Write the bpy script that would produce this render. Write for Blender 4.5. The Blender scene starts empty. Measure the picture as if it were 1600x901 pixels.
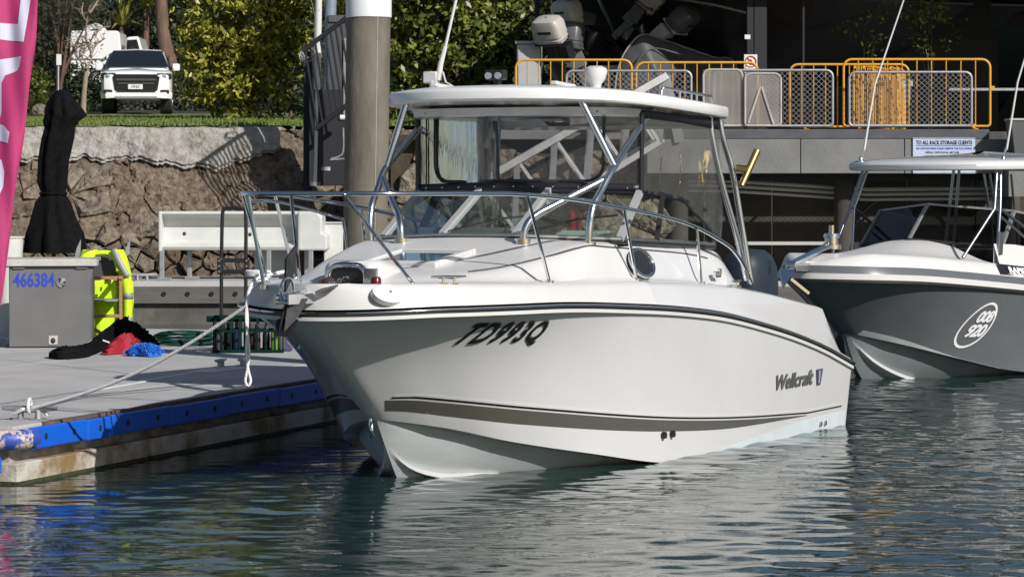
import bpy, bmesh, math, random
import numpy as np
from mathutils import Vector, Matrix, Euler, noise

S = bpy.context.scene
COL = S.collection
R = math.radians
random.seed(7)
RNG = np.random.default_rng(11)

# ------------------------------------------------------------------ camera
F, H, YH = 4650.0, 2.0, 300.0          # focal length in photo pixels, eye height above the water, horizon row
cam = bpy.data.cameras.new("camera")
cam.sensor_width = 36.0
cam.lens = F / 1600.0 * 36.0
cam.shift_y = -(450.5 - YH) / 1600.0
cam.clip_start, cam.clip_end = 0.5, 2000.0
cam.dof.use_dof = True
cam.dof.focus_distance = 22.0
cam.dof.aperture_fstop = 14.0
cam_o = bpy.data.objects.new("camera", cam)
COL.objects.link(cam_o)
cam_o.location = (0, 0, H)
cam_o.rotation_euler = (R(90), 0, 0)
S.camera = cam_o

# ------------------------------------------------------------------ daylight
SUN_AZ, SUN_EL = R(40), R(31)           # towards the right, behind the camera
to_sun = Vector((math.sin(SUN_AZ) * math.cos(SUN_EL), -math.cos(SUN_AZ) * math.cos(SUN_EL), math.sin(SUN_EL)))
world = bpy.data.worlds.new("World")
S.world = world
world.use_nodes = True
wn = world.node_tree
sky = wn.nodes.new("ShaderNodeTexSky")
sky.sky_type = 'NISHITA'
sky.sun_disc = False
sky.sun_elevation = SUN_EL
sky.sun_rotation = math.atan2(to_sun.x, to_sun.y)
bg = wn.nodes["Background"]
bg.inputs["Strength"].default_value = 0.062
wn.links.new(sky.outputs[0], bg.inputs["Color"])
sl = bpy.data.lights.new("sun", 'SUN')
sl.energy = 4.8
sl.angle = R(0.5)
sl.color = (1.0, 0.96, 0.91)
sun = bpy.data.objects.new("sun", sl)
COL.objects.link(sun)
sun.rotation_euler = (-to_sun).to_track_quat('-Z', 'Y').to_euler()
sun.location = (30, -30, 30)
S.view_settings.view_transform = 'Standard'
S.view_settings.look = 'None'
S.view_settings.exposure = 0.06
S.view_settings.gamma = 1.0
S.cycles.max_bounces = 8
S.cycles.transparent_max_bounces = 24
S.cycles.caustics_reflective = True
S.cycles.caustics_refractive = False

# ------------------------------------------------------------------ material helpers
def mat(name, col, rough=0.5, metal=0.0, col2=None, scale=4.0, bump=0.0, bscale=None, coat=0.0, detail=6.0,
        stretch=(1, 1, 1), lo=0.35, hi=0.65, island=0.0, spec=0.5):
    m = bpy.data.materials.new(name)
    m.use_nodes = True
    nt = m.node_tree
    b = nt.nodes["Principled BSDF"]
    b.inputs["Base Color"].default_value = (*col, 1)
    b.inputs["Roughness"].default_value = rough
    b.inputs["Metallic"].default_value = metal
    b.inputs["Coat Weight"].default_value = coat
    b.inputs["Coat Roughness"].default_value = 0.04
    b.inputs["Specular IOR Level"].default_value = spec
    if col2 is not None or bump:
        tc = nt.nodes.new("ShaderNodeTexCoord")
        mp = nt.nodes.new("ShaderNodeMapping")
        mp.inputs["Scale"].default_value = stretch
        nt.links.new(tc.outputs["Object"], mp.inputs["Vector"])
    if col2 is not None:
        nz = nt.nodes.new("ShaderNodeTexNoise")
        nz.inputs["Scale"].default_value = scale
        nz.inputs["Detail"].default_value = detail
        nz.inputs["Roughness"].default_value = 0.62
        nt.links.new(mp.outputs[0], nz.inputs["Vector"])
        cr = nt.nodes.new("ShaderNodeValToRGB")
        cr.color_ramp.elements[0].position = lo
        cr.color_ramp.elements[1].position = hi
        cr.color_ramp.elements[0].color = (*col, 1)
        cr.color_ramp.elements[1].color = (*col2, 1)
        if island:
            ge = nt.nodes.new("ShaderNodeNewGeometry")
            mx = nt.nodes.new("ShaderNodeMath")
            mx.operation = 'MULTIPLY_ADD'
            nt.links.new(ge.outputs["Random Per Island"], mx.inputs[0])
            mx.inputs[1].default_value = island
            nt.links.new(nz.outputs["Fac"], mx.inputs[2])
            sb = nt.nodes.new("ShaderNodeMath")
            sb.operation = 'SUBTRACT'
            nt.links.new(mx.outputs[0], sb.inputs[0])
            sb.inputs[1].default_value = island / 2
            nt.links.new(sb.outputs[0], cr.inputs[0])
        else:
            nt.links.new(nz.outputs["Fac"], cr.inputs[0])
        nt.links.new(cr.outputs[0], b.inputs["Base Color"])
    if bump:
        bz = nt.nodes.new("ShaderNodeTexNoise")
        bz.inputs["Scale"].default_value = bscale or scale * 4
        bz.inputs["Detail"].default_value = 6
        nt.links.new(mp.outputs[0], bz.inputs["Vector"])
        bp = nt.nodes.new("ShaderNodeBump")
        bp.inputs["Strength"].default_value = min(1.0, bump)
        bp.inputs["Distance"].default_value = 0.02 * max(1.0, bump)
        nt.links.new(bz.outputs["Fac"], bp.inputs["Height"])
        nt.links.new(bp.outputs[0], b.inputs["Normal"])
    return m

def clear(name, tint, refl=1.0, rough=0.02, haze=0.0):
    """thin clear sheet: light passes straight through, tinted, with a fresnel reflection on top"""
    m = bpy.data.materials.new(name)
    m.use_nodes = True
    nt = m.node_tree
    nt.nodes.remove(nt.nodes["Principled BSDF"])
    out = nt.nodes["Material Output"]
    tr = nt.nodes.new("ShaderNodeBsdfTransparent")
    tr.inputs[0].default_value = (*tint, 1)
    gl = nt.nodes.new("ShaderNodeBsdfGlossy")
    gl.inputs["Roughness"].default_value = rough
    fr = nt.nodes.new("ShaderNodeFresnel")
    fr.inputs["IOR"].default_value = 1.5
    ml = nt.nodes.new("ShaderNodeMath")
    ml.operation = 'MULTIPLY'
    ml.use_clamp = True
    ml.inputs[1].default_value = refl
    nt.links.new(fr.outputs[0], ml.inputs[0])
    mx = nt.nodes.new("ShaderNodeMixShader")
    nt.links.new(ml.outputs[0], mx.inputs[0])
    if haze:
        df = nt.nodes.new("ShaderNodeBsdfDiffuse")
        df.inputs[0].default_value = (0.62, 0.62, 0.63, 1)
        hm = nt.nodes.new("ShaderNodeMixShader")
        hm.inputs[0].default_value = haze
        nt.links.new(tr.outputs[0], hm.inputs[1])
        nt.links.new(df.outputs[0], hm.inputs[2])
        nt.links.new(hm.outputs[0], mx.inputs[1])
    else:
        nt.links.new(tr.outputs[0], mx.inputs[1])
    nt.links.new(gl.outputs[0], mx.inputs[2])
    nt.links.new(mx.outputs[0], out.inputs["Surface"])
    return m, nt, tr, gl

M = {}
M['gel'] = mat("white_gelcoat", (0.63, 0.63, 0.635), 0.14, coat=0.6, col2=(0.60, 0.598, 0.60), scale=1.3)
M['deck'] = mat("white_deck", (0.59, 0.587, 0.58), 0.4, col2=(0.565, 0.56, 0.55), scale=2.0)
M['top'] = mat("hardtop_white", (0.76, 0.76, 0.755), 0.25, coat=0.4)
M['steel'] = mat("polished_steel", (0.74, 0.75, 0.77), 0.12, 1.0)
M['alu'] = mat("aluminium", (0.55, 0.56, 0.57), 0.38, 1.0, col2=(0.45, 0.46, 0.47), scale=6)
M['post'] = mat("silver_screen_post", (0.42, 0.43, 0.44), 0.4, 0.25)
M['galv'] = mat("galvanised_steel", (0.42, 0.43, 0.44), 0.5, 0.7, col2=(0.33, 0.34, 0.35), scale=12)
M['rub'] = mat("black_rubber", (0.018, 0.018, 0.02), 0.4)
M['blk'] = mat("black_plastic", (0.015, 0.015, 0.017), 0.35)
M['blkcloth'] = mat("black_cloth", (0.0045, 0.0045, 0.005), 0.9, col2=(0.008, 0.008, 0.009), scale=20, bump=0.4, bscale=60, spec=0.08)
M['vinylblk'] = mat("black_vinyl", (0.012, 0.012, 0.018), 0.4)
M['grey_stripe'] = mat("grey_stripe", (0.095, 0.088, 0.078), 0.25, coat=0.3)
M['black_ink'] = mat("black_lettering", (0.012, 0.012, 0.014), 0.4)
M['grey_ink'] = mat("grey_lettering", (0.10, 0.10, 0.095), 0.4)
M['purple_ink'] = mat("purple_mark", (0.05, 0.04, 0.12), 0.4)
M['white_ink'] = mat("white_lettering", (0.75, 0.75, 0.75), 0.4)
M['blue_ink'] = mat("blue_lettering", (0.02, 0.05, 0.42), 0.5)
M['scum'] = mat("pale_waterline_band", (0.50, 0.58, 0.62), 0.4, col2=(0.58, 0.64, 0.66), scale=5)
M['gold'] = mat("gold_anodised", (0.45, 0.33, 0.14), 0.35, 1.0)
M['cowl'] = mat("outboard_cowl_paint", (0.020, 0.027, 0.042), 0.5, col2=(0.024, 0.032, 0.048), spec=0.3, scale=2)
M['dkgrey'] = mat("dark_grey_plastic", (0.06, 0.062, 0.065), 0.5)
M['dash'] = mat("dash_vinyl", (0.10, 0.12, 0.11), 0.6)
M['mint'] = mat("pale_green_cushion", (0.42, 0.52, 0.46), 0.6)
M['red'] = mat("red_plastic", (0.45, 0.02, 0.02), 0.4)
M['darkred'] = mat("dark_red_lens", (0.12, 0.004, 0.006), 0.2)
M['rope'] = mat("white_rope", (0.82, 0.82, 0.81), 0.85, col2=(0.74, 0.74, 0.74), scale=60, bump=0.6, bscale=120)
M['rust'] = mat("rusty_chain", (0.07, 0.03, 0.02), 0.8, col2=(0.035, 0.018, 0.014), scale=30)
M['slate'] = mat("dark_grey_gelcoat", (0.105, 0.112, 0.121), 0.2, coat=0.5, col2=(0.12, 0.127, 0.136), scale=2)
M['botgrey'] = mat("grey_hull_bottom", (0.37, 0.39, 0.395), 0.3, coat=0.3, col2=(0.43, 0.45, 0.45), scale=3, stretch=(1, 1, 3))
M['bottom2'] = mat("grey_boat_bottom", (0.16, 0.18, 0.19), 0.3, coat=0.3, col2=(0.20, 0.22, 0.23), scale=3)
M['bottom'] = mat("pale_hull_bottom", (0.38, 0.44, 0.45), 0.45, col2=(0.46, 0.50, 0.50), scale=4)
M['conc'] = mat("pontoon_deck", (0.345, 0.34, 0.335), 0.85, col2=(0.455, 0.45, 0.445), scale=1.6, bump=0.35, bscale=70, detail=14, lo=.25, hi=.6)
M['float'] = mat("float_concrete", (0.50, 0.475, 0.43), 0.8, col2=(0.22, 0.145, 0.07), scale=2.0, bump=0.4, bscale=20, stretch=(1, 1, 1.2), lo=0.42, hi=0.6)
M['weed'] = mat("weed_line", (0.05, 0.045, 0.02), 0.9, col2=(0.03, 0.04, 0.015), scale=14, bump=1.0, bscale=30)
M['waler'] = mat("stained_waler", (0.20, 0.17, 0.14), 0.8, col2=(0.48, 0.46, 0.43), scale=9, bump=0.5, bscale=30, stretch=(0.6, 1, 1.5))
M['fender'] = mat("blue_fender_plastic", (0.006, 0.12, 0.66), 0.38, col2=(0.012, 0.10, 0.56), scale=3)
M['fender_worn'] = mat("worn_blue_fender", (0.03, 0.07, 0.34), 0.5, col2=(0.55, 0.45, 0.34), scale=9, lo=0.5, hi=0.56)
M['hole'] = mat("dark_bolt_recess", (0.02, 0.02, 0.03), 0.6)
M['boxgrey'] = mat("grey_painted_box", (0.125, 0.125, 0.126), 0.45, col2=(0.15, 0.15, 0.15), scale=2.5)
M['boxlid'] = mat("weathered_lid", (0.40, 0.39, 0.37), 0.6, col2=(0.52, 0.50, 0.47), scale=6)
M['white_frp'] = mat("white_fibreglass", (0.60, 0.60, 0.57), 0.4, col2=(0.52, 0.54, 0.52), scale=3)
M['hivis'] = mat("hi_vis_yellow_cloth", (0.62, 0.90, 0.02), 0.8, col2=(0.50, 0.78, 0.015), scale=10)
M['reflect'] = mat("grey_reflective_tape", (0.26, 0.27, 0.28), 0.45)
M['wood'] = mat("chair_wood", (0.36, 0.20, 0.09), 0.6, col2=(0.26, 0.14, 0.06), scale=8, stretch=(1, 1, 6))
M['redcloth'] = mat("red_bag_cloth", (0.34, 0.008, 0.022), 0.75, col2=(0.20, 0.006, 0.016), scale=8)
M['bluefuzz'] = mat("blue_microfibre", (0.015, 0.13, 0.55), 0.95, col2=(0.03, 0.22, 0.75), scale=40)
M['green_pl'] = mat("dark_green_plastic", (0.003, 0.022, 0.019), 0.85, spec=0.1)  # crate green, darkened further to carry the hull's shade in its colour
M['hose'] = mat("green_hose", (0.006, 0.045, 0.033), 0.7, spec=0.2)
M['lime'] = mat("lime_label", (0.10, 0.24, 0.012), 0.5)
M['bottle_dk'] = mat("dark_bottle", (0.006, 0.010, 0.008), 0.4, spec=0.2)
M['bottle_wh'] = mat("shaded_white_bottle", (0.07, 0.07, 0.07), 0.6)  # bottle colours here are darkened: the boat's shade over the crate is painted in
M['bottle_bl'] = mat("shaded_blue_bottle", (0.008, 0.02, 0.06), 0.3)
M['bottle_rd'] = mat("shaded_red_brown_bottle", (0.03, 0.008, 0.006), 0.5)
M['pink'] = mat("pink_banner_cloth", (0.40, 0.028, 0.135), 0.7, col2=(0.34, 0.025, 0.115), scale=2)
M['lilac'] = mat("white_banner_letters", (0.52, 0.52, 0.66), 0.7)
M['pile'] = mat("pile_concrete", (0.105, 0.093, 0.070), 0.85, col2=(0.19, 0.17, 0.135), scale=3.2, bump=0.35, bscale=22, stretch=(1, 1, 0.35))
M['pilecap'] = mat("white_pile_cap", (0.72, 0.73, 0.75), 0.4)
M['shot'] = mat("shotcrete", (0.20, 0.175, 0.14), 0.95, col2=(0.37, 0.355, 0.33), scale=7.0, bump=2.5, bscale=16, detail=14, lo=.3, hi=.6)
M['rock'] = mat("brown_rock", (0.085, 0.062, 0.042), 0.95, col2=(0.24, 0.19, 0.135), scale=7, bump=3.5, bscale=14, detail=14)
M['rockb'] = mat("grey_rock", (0.10, 0.082, 0.06), 0.95, col2=(0.27, 0.225, 0.17), scale=6, bump=7, bscale=8, detail=12)
M['rockd'] = mat("dark_brown_rock", (0.06, 0.042, 0.03), 0.95, col2=(0.17, 0.125, 0.085), scale=5, bump=7, bscale=7, detail=12)
M['face'] = mat("eroded_brown_face", (0.075, 0.054, 0.036), 0.95, col2=(0.22, 0.175, 0.125), scale=6, bump=4, bscale=12, detail=14)
M['soil'] = mat("dark_soil", (0.035, 0.026, 0.018), 0.95, col2=(0.06, 0.045, 0.03), scale=4, bump=1.5, bscale=10)
M['grass'] = mat("lawn_grass", (0.10, 0.15, 0.028), 0.9, col2=(0.16, 0.20, 0.05), scale=3, bump=1.0, bscale=40)
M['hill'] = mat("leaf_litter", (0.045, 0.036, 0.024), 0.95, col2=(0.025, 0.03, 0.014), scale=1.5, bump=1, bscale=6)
M['leafy'] = mat("yellow_green_leaves", (0.085, 0.10, 0.012), 0.42, col2=(0.42, 0.39, 0.055), scale=1.6, island=0.5, lo=0.3, hi=0.75)
M['leafm'] = mat("mid_green_leaves", (0.04, 0.065, 0.008), 0.45, col2=(0.20, 0.22, 0.03), scale=1.6, island=0.5, lo=0.3, hi=0.75)
M['leafd'] = mat("shaded_green_leaves", (0.014, 0.024, 0.008), 0.6, col2=(0.035, 0.05, 0.014), scale=1.2, island=0.5, lo=0.3, hi=0.75)  # shade under the trees is put into this very dark leaf colour
M['leafg'] = mat("grey_green_needles", (0.03, 0.036, 0.018), 0.7, col2=(0.06, 0.062, 0.03), scale=1.2, island=0.5, lo=0.3, hi=0.75)
M['leafv'] = mat("bright_creeper_leaves", (0.03, 0.075, 0.012), 0.5, col2=(0.07, 0.14, 0.02), scale=2, island=0.5)
M['yucca'] = mat("yucca_blades", (0.17, 0.19, 0.035), 0.5, col2=(0.34, 0.32, 0.07), scale=2, island=0.6)
M['dry'] = mat("dry_seed_heads", (0.10, 0.075, 0.045), 0.9, col2=(0.20, 0.16, 0.10), scale=3, island=0.5)
M['bark'] = mat("brown_bark", (0.085, 0.055, 0.038), 0.9, col2=(0.16, 0.10, 0.07), scale=6, bump=1.2, bscale=14, stretch=(1, 1, .3))
M['barkp'] = mat("pale_bark", (0.30, 0.24, 0.17), 0.85, col2=(0.22, 0.17, 0.12), scale=6, bump=0.6, bscale=14)
M['carw'] = mat("white_car_paint", (0.80, 0.80, 0.80), 0.2, coat=0.8)
M['tyre'] = mat("tyre_rubber", (0.012, 0.012, 0.012), 0.8)
M['grille'] = mat("black_grille", (0.012, 0.012, 0.013), 0.3)
M['lamp'] = mat("headlight_lens", (0.30, 0.32, 0.35), 0.1, coat=1.0)
M['carglass'] = mat("dark_car_glass", (0.012, 0.016, 0.018), 0.05, coat=1.0)
M['plate'] = mat("white_plate", (0.7, 0.7, 0.7), 0.5)
M['slab'] = mat("platform_kerb", (0.065, 0.068, 0.080), 0.8, col2=(0.095, 0.10, 0.112), scale=2.5, bump=0.3, bscale=30)
M['beam'] = mat("platform_beam", (0.155, 0.158, 0.155), 0.85, col2=(0.20, 0.20, 0.195), scale=1.8, bump=0.3, bscale=25, detail=10)
M['dkwall'] = mat("dark_wall_panel", (0.075, 0.065, 0.055), 0.9, col2=(0.04, 0.035, 0.03), scale=1.2, bump=0.4, bscale=10)
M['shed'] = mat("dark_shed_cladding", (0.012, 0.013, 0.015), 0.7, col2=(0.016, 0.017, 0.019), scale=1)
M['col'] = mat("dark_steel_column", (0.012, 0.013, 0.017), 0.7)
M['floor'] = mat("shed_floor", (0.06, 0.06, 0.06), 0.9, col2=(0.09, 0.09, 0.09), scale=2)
M['yel'] = mat("yellow_barrier_paint", (0.66, 0.33, 0.03), 0.42, col2=(0.58, 0.28, 0.035), scale=6)
M['mesh'] = mat("galvanised_wire", (0.34, 0.34, 0.34), 0.5, 0.4)
M['mesho'] = mat("weathered_mesh", (0.34, 0.32, 0.29), 0.7, col2=(0.44, 0.42, 0.38), scale=4)
M['signw'] = mat("pale_blue_sign", (0.46, 0.53, 0.66), 0.5)
M['signd'] = mat("dark_sign_letters", (0.03, 0.03, 0.06), 0.6)
M['pipe'] = mat("pale_pipe", (0.42, 0.41, 0.38), 0.6)
M['cab'] = mat("pale_grey_cabinet", (0.36, 0.38, 0.39), 0.5, col2=(0.42, 0.44, 0.45), scale=4)
M['bin'] = mat("dark_grey_bin", (0.085, 0.088, 0.095), 0.5)
M['blackhull'] = mat("black_boat_hull", (0.007, 0.008, 0.011), 0.3, coat=0.3)
M['tinnie'] = mat("grey_dinghy_paint", (0.085, 0.088, 0.095), 0.5)
M['motor_wh'] = mat("white_outboard", (0.42, 0.40, 0.37), 0.4, coat=0.2)
M['motor_gr'] = mat("grey_outboard", (0.09, 0.092, 0.096), 0.4)
M['motor_bk'] = mat("black_outboard", (0.010, 0.010, 0.013), 0.3, coat=0.3)
M['post_w'] = mat("flaking_white_post", (0.58, 0.57, 0.55), 0.7, col2=(0.22, 0.15, 0.10), scale=5, lo=0.6, hi=0.68, stretch=(1, 1, .5))
M['post_b'] = mat("blue_grey_post", (0.16, 0.21, 0.28), 0.5, col2=(0.21, 0.26, 0.33), scale=3)
M['panel'] = mat("charcoal_gate_panel", (0.060, 0.063, 0.072), 0.6)
M['carpet'] = mat("purple_cloth", (0.05, 0.04, 0.11), 0.9)

# windscreen glass and clear vinyl
M['glass'], *_ = clear("windscreen_glass", (0.80, 0.88, 0.84), 0.42)
M['glassdk'], *_ = clear("tinted_glass", (0.16, 0.165, 0.17), 0.12)
M['hatchglass'] = mat("blue_hatch_glass", (0.15, 0.24, 0.27), 0.08, coat=1.0)
M['vinyl'], nt, tr, gl = clear("clear_vinyl", (0.62, 0.61, 0.62), 1.0, 0.06, 0.05)
tc = nt.nodes.new("ShaderNodeTexCoord"); mp = nt.nodes.new("ShaderNodeMapping"); mp.inputs["Scale"].default_value = (9, 9, 0.7)
nz = nt.nodes.new("ShaderNodeTexNoise"); nz.inputs["Scale"].default_value = 1.6; nz.inputs["Detail"].default_value = 4
bp = nt.nodes.new("ShaderNodeBump"); bp.inputs["Strength"].default_value = 0.5; bp.inputs["Distance"].default_value = 0.03
nt.links.new(tc.outputs["Object"], mp.inputs[0]); nt.links.new(mp.outputs[0], nz.inputs["Vector"])
nt.links.new(nz.outputs["Fac"], bp.inputs["Height"]); nt.links.new(bp.outputs[0], gl.inputs["Normal"])

M['vinyls'], *_ = clear("creased_clear_vinyl", (0.56, 0.56, 0.57), 1.0, 0.08, 0.06)

# ------------------------------------------------------------------ geometry helpers
def at(px, py, y):
    """the point y metres ahead of the camera that the photograph shows at pixel (px, py)"""
    return Vector(((px - 800) / F * y, y, H - (py - YH) / F * y))

def link(o, parent=None):
    COL.objects.link(o)
    if parent is not None:
        o.parent = parent
    return o

def thing(name, label, cat, loc=(0, 0, 0), rotz=0.0, group=None):
    o = bpy.data.objects.new(name, None)
    COL.objects.link(o)
    o.empty_display_size = 0.2
    o.location = loc
    o.rotation_euler = (0, 0, rotz)
    tag(o, label, cat, group)
    return o

def tag(o, label, cat, group=None):
    o['label'] = label
    o['category'] = cat
    if group:
        o['group'] = group
    return o

class MB:
    """collects shapes, then links them as one mesh object"""
    def __init__(s):
        s.v, s.f, s.mi = [], [], []
    def add(s, vs, fs, mi=0):
        n = len(s.v)
        s.v += [tuple(p) for p in vs]
        s.f += [tuple(i + n for i in f) for f in fs]
        s.mi += [mi] * len(fs)
        return s
    def box(s, c, d, rot=None, mi=0, taper=1.0):
        cx, cy, cz = c
        vs = []
        for z in (-1, 1):
            k = taper if z > 0 else 1.0
            for x, y in ((-1, -1), (1, -1), (1, 1), (-1, 1)):
                p = Vector((x * d[0] / 2 * k, y * d[1] / 2 * k, z * d[2] / 2))
                if rot is not None:
                    p = rot @ p
                vs.append((p.x + cx, p.y + cy, p.z + cz))
        return s.add(vs, [(3, 2, 1, 0), (4, 5, 6, 7), (0, 1, 5, 4), (1, 2, 6, 5), (2, 3, 7, 6), (3, 0, 4, 7)], mi)
    def bar(s, a, b, w, h, mi=0):
        a, b = Vector(a), Vector(b)
        d = b - a
        q = d.to_track_quat('X', 'Z').to_matrix()
        return s.box((a + b) / 2, (d.length, w, h), q, mi)
    def tube(s, pts, r, seg=8, closed=False, cap=True, mi=0):
        pts = [Vector(p) for p in pts]
        n = len(pts)
        rs = r if isinstance(r, (list, tuple)) else [r] * n
        vs, fs = [], []
        up = None
        for i, p in enumerate(pts):
            if closed:
                t = pts[(i + 1) % n] - pts[i - 1]
            else:
                t = pts[min(i + 1, n - 1)] - pts[max(i - 1, 0)]
            if t.length < 1e-9:
                t = Vector((0, 0, 1))
            t.normalize()
            if up is None:
                up = Vector((0, 0, 1)) if abs(t.z) < 0.9 else Vector((1, 0, 0))
            sd = up - t * up.dot(t)
            if sd.length < 1e-6:
                sd = t.orthogonal()
            sd.normalize()
            up = sd
            bn = t.cross(sd)
            for k in range(seg):
                a = 2 * math.pi * k / seg
                vs.append(p + (sd * math.cos(a) + bn * math.sin(a)) * rs[i])
        m = n if closed else n - 1
        for i in range(m):
            j = (i + 1) % n
            for k in range(seg):
                k2 = (k + 1) % seg
                fs.append((i * seg + k, i * seg + k2, j * seg + k2, j * seg + k))
        if cap and not closed:
            fs.append(tuple(range(seg - 1, -1, -1)))
            fs.append(tuple((n - 1) * seg + k for k in range(seg)))
        return s.add(vs, fs, mi)
    def cyl(s, a, b, r, seg=16, r2=None, mi=0):
        return s.tube([a, b], [r, r if r2 is None else r2], seg, mi=mi)
    def grid(s, rows, closed=False, mi=0, flip=False):
        n, m = len(rows), len(rows[0])
        vs = [p for r in rows for p in r]
        fs = []
        for i in range(n - 1):
            for j in range(m if closed else m - 1):
                k = (j + 1) % m
                f = (i * m + j, i * m + k, (i + 1) * m + k, (i + 1) * m + j)
                fs.append(f[::-1] if flip else f)
        return s.add(vs, fs, mi)
    def prism(s, poly, off, mi=0):
        """closed polygon (list of 3-D points) pushed along the vector off"""
        n = len(poly)
        o = Vector(off)
        vs = [Vector(p) for p in poly] + [Vector(p) + o for p in poly]
        fs = [tuple(range(n - 1, -1, -1)), tuple(range(n, 2 * n))]
        for i in range(n):
            j = (i + 1) % n
            fs.append((i, j, n + j, n + i))
        return s.add(vs, fs, mi)
    def lathe(s, prof, c=(0, 0, 0), seg=20, mi=0):
        rows = []
        for r, z in prof:
            rows.append([(c[0] + r * math.cos(2 * math.pi * k / seg), c[1] + r * math.sin(2 * math.pi * k / seg), c[2] + z) for k in range(seg)])
        return s.grid(rows, closed=True, mi=mi)
    def ball(s, c, r, seg=12, rings=8, mi=0):
        rx, ry, rz = r if isinstance(r, (tuple, list)) else (r, r, r)
        rows = []
        for i in range(rings + 1):
            a = -math.pi / 2 + math.pi * i / rings
            q = max(1e-3, math.cos(a))
            rows.append([(c[0] + rx * q * math.cos(2 * math.pi * k / seg), c[1] + ry * q * math.sin(2 * math.pi * k / seg), c[2] + rz * math.sin(a)) for k in range(seg)])
        return s.grid(rows, closed=True, mi=mi)
    def obj(s, name, m, parent=None, smooth=None, bevel=0.0, kind=None, solid=0.0):
        me = bpy.data.meshes.new(name)
        me.from_pydata(s.v, [], s.f)
        for q in (m if isinstance(m, (list, tuple)) else [m]):
            me.materials.append(M[q] if isinstance(q, str) else q)
        if any(s.mi):
            me.polygons.foreach_set("material_index", s.mi)
        bm = bmesh.new()
        bm.from_mesh(me)
        bmesh.ops.recalc_face_normals(bm, faces=bm.faces)
        bm.to_mesh(me)
        bm.free()
        if smooth is not None:
            me.polygons.foreach_set("use_smooth", [True] * len(me.polygons))
            me.set_sharp_from_angle(angle=R(smooth))
        o = bpy.data.objects.new(name, me)
        link(o, parent)
        if solid:
            md = o.modifiers.new("thickness", 'SOLIDIFY'); md.thickness = solid; md.offset = 0
        if bevel:
            md = o.modifiers.new("bevel", 'BEVEL'); md.width = bevel; md.segments = 2; md.limit_method = 'ANGLE'
        if kind:
            o['kind'] = kind
        return o

def copy_tree(o, parent=None):
    c = o.copy()
    COL.objects.link(c)
    if parent is not None:
        c.parent = parent
        c.matrix_parent_inverse = o.matrix_parent_inverse.copy()
    for ch in list(o.children):
        copy_tree(ch, c)
    return c

def rep(o, parent, loc=None, rot=None):
    """one more of an alike piece, sharing its mesh"""
    c = o.copy()
    COL.objects.link(c)
    c.parent = parent
    if loc is not None:
        c.location = loc
    if rot is not None:
        c.rotation_euler = rot
    return c

def smooth_path(pts, n=6):
    """Catmull-Rom through pts"""
    P = [Vector(p) for p in pts]
    out = []
    for i in range(len(P) - 1):
        p0, p1, p2, p3 = P[max(i - 1, 0)], P[i], P[i + 1], P[min(i + 2, len(P) - 1)]
        for k in range(n):
            t = k / n
            out.append(0.5 * ((2 * p1) + (p2 - p0) * t + (2 * p0 - 5 * p1 + 4 * p2 - p3) * t * t + (3 * p1 - p0 - 3 * p2 + p3) * t ** 3))
    out.append(P[-1])
    return out

def pchip(pts):
    xs = np.array([p[0] for p in pts], float); ys = np.array([p[1] for p in pts], float)
    h = np.diff(xs); d = np.diff(ys) / h
    m = np.zeros_like(xs)
    m[0], m[-1] = d[0], d[-1]
    for i in range(1, len(xs) - 1):
        if d[i - 1] * d[i] > 0:
            w1, w2 = 2 * h[i] + h[i - 1], h[i] + 2 * h[i - 1]
            m[i] = (w1 + w2) / (w1 / d[i - 1] + w2 / d[i])
    def f(x):
        x = min(max(x, xs[0]), xs[-1])
        i = min(int(np.searchsorted(xs, x, 'right')) - 1, len(xs) - 2)
        t = (x - xs[i]) / h[i]
        return float((2 * t ** 3 - 3 * t * t + 1) * ys[i] + (t ** 3 - 2 * t * t + t) * h[i] * m[i] + (-2 * t ** 3 + 3 * t * t) * ys[i + 1] + (t ** 3 - t * t) * h[i] * m[i + 1])
    return f

def sstep(a, b, x):
    t = min(1, max(0, (x - a) / (b - a)))
    return t * t * (3 - 2 * t)

def text_mesh(txt, size, bold=0.0, shear=0.0, align='CENTER', spacing=1.0):
    """flat lettering: vertices (x, y) and faces"""
    cu = bpy.data.curves.new("lettering", 'FONT')
    cu.body = txt; cu.size = size; cu.offset = bold; cu.shear = shear; cu.align_x = align; cu.align_y = 'CENTER'
    cu.space_character = spacing
    cu.resolution_u = 3
    o = bpy.data.objects.new("lettering", cu)
    COL.objects.link(o)
    dg = bpy.context.evaluated_depsgraph_get()
    me = bpy.data.meshes.new_from_object(o.evaluated_get(dg))
    vs = [(v.co.x, v.co.y) for v in me.vertices]
    fs = [tuple(p.vertices) for p in me.polygons]
    bpy.data.objects.remove(o)
    bpy.data.curves.remove(cu)
    bpy.data.meshes.remove(me)
    if bold and (max(abs(y) for x, y in vs) > size or max(abs(x) for x, y in vs) > size * len(txt)):
        return text_mesh(txt, size, bold * .8 if bold > .001 else 0, shear, align, spacing)   # an outline that folded over: thinner
    return vs, fs

def leaves(centres, size, n_each, spread, flat=0.0, aspect=0.45, seed=0):
    """many small leaf quads round the given centres (numpy); returns vertices and faces"""
    rg = np.random.default_rng(seed)
    c = np.repeat(np.asarray(centres, float), n_each, axis=0)
    N = len(c)
    c = c + rg.normal(size=(N, 3)) * np.asarray(spread, float)
    a = rg.normal(size=(N, 3)); a[:, 2] *= (1 - flat); a /= np.linalg.norm(a, axis=1)[:, None]
    b = rg.normal(size=(N, 3)); b -= a * np.sum(a * b, 1)[:, None]; b /= np.linalg.norm(b, axis=1)[:, None]
    L = size * rg.uniform(0.6, 1.25, N)[:, None]
    W = L * aspect
    v = np.stack([c - a * L / 2, c + b * W / 2 - a * L * .05, c + a * L / 2, c - b * W / 2 - a * L * .05], 1).reshape(-1, 3)
    return v, np.arange(N * 4).reshape(N, 4)

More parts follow.
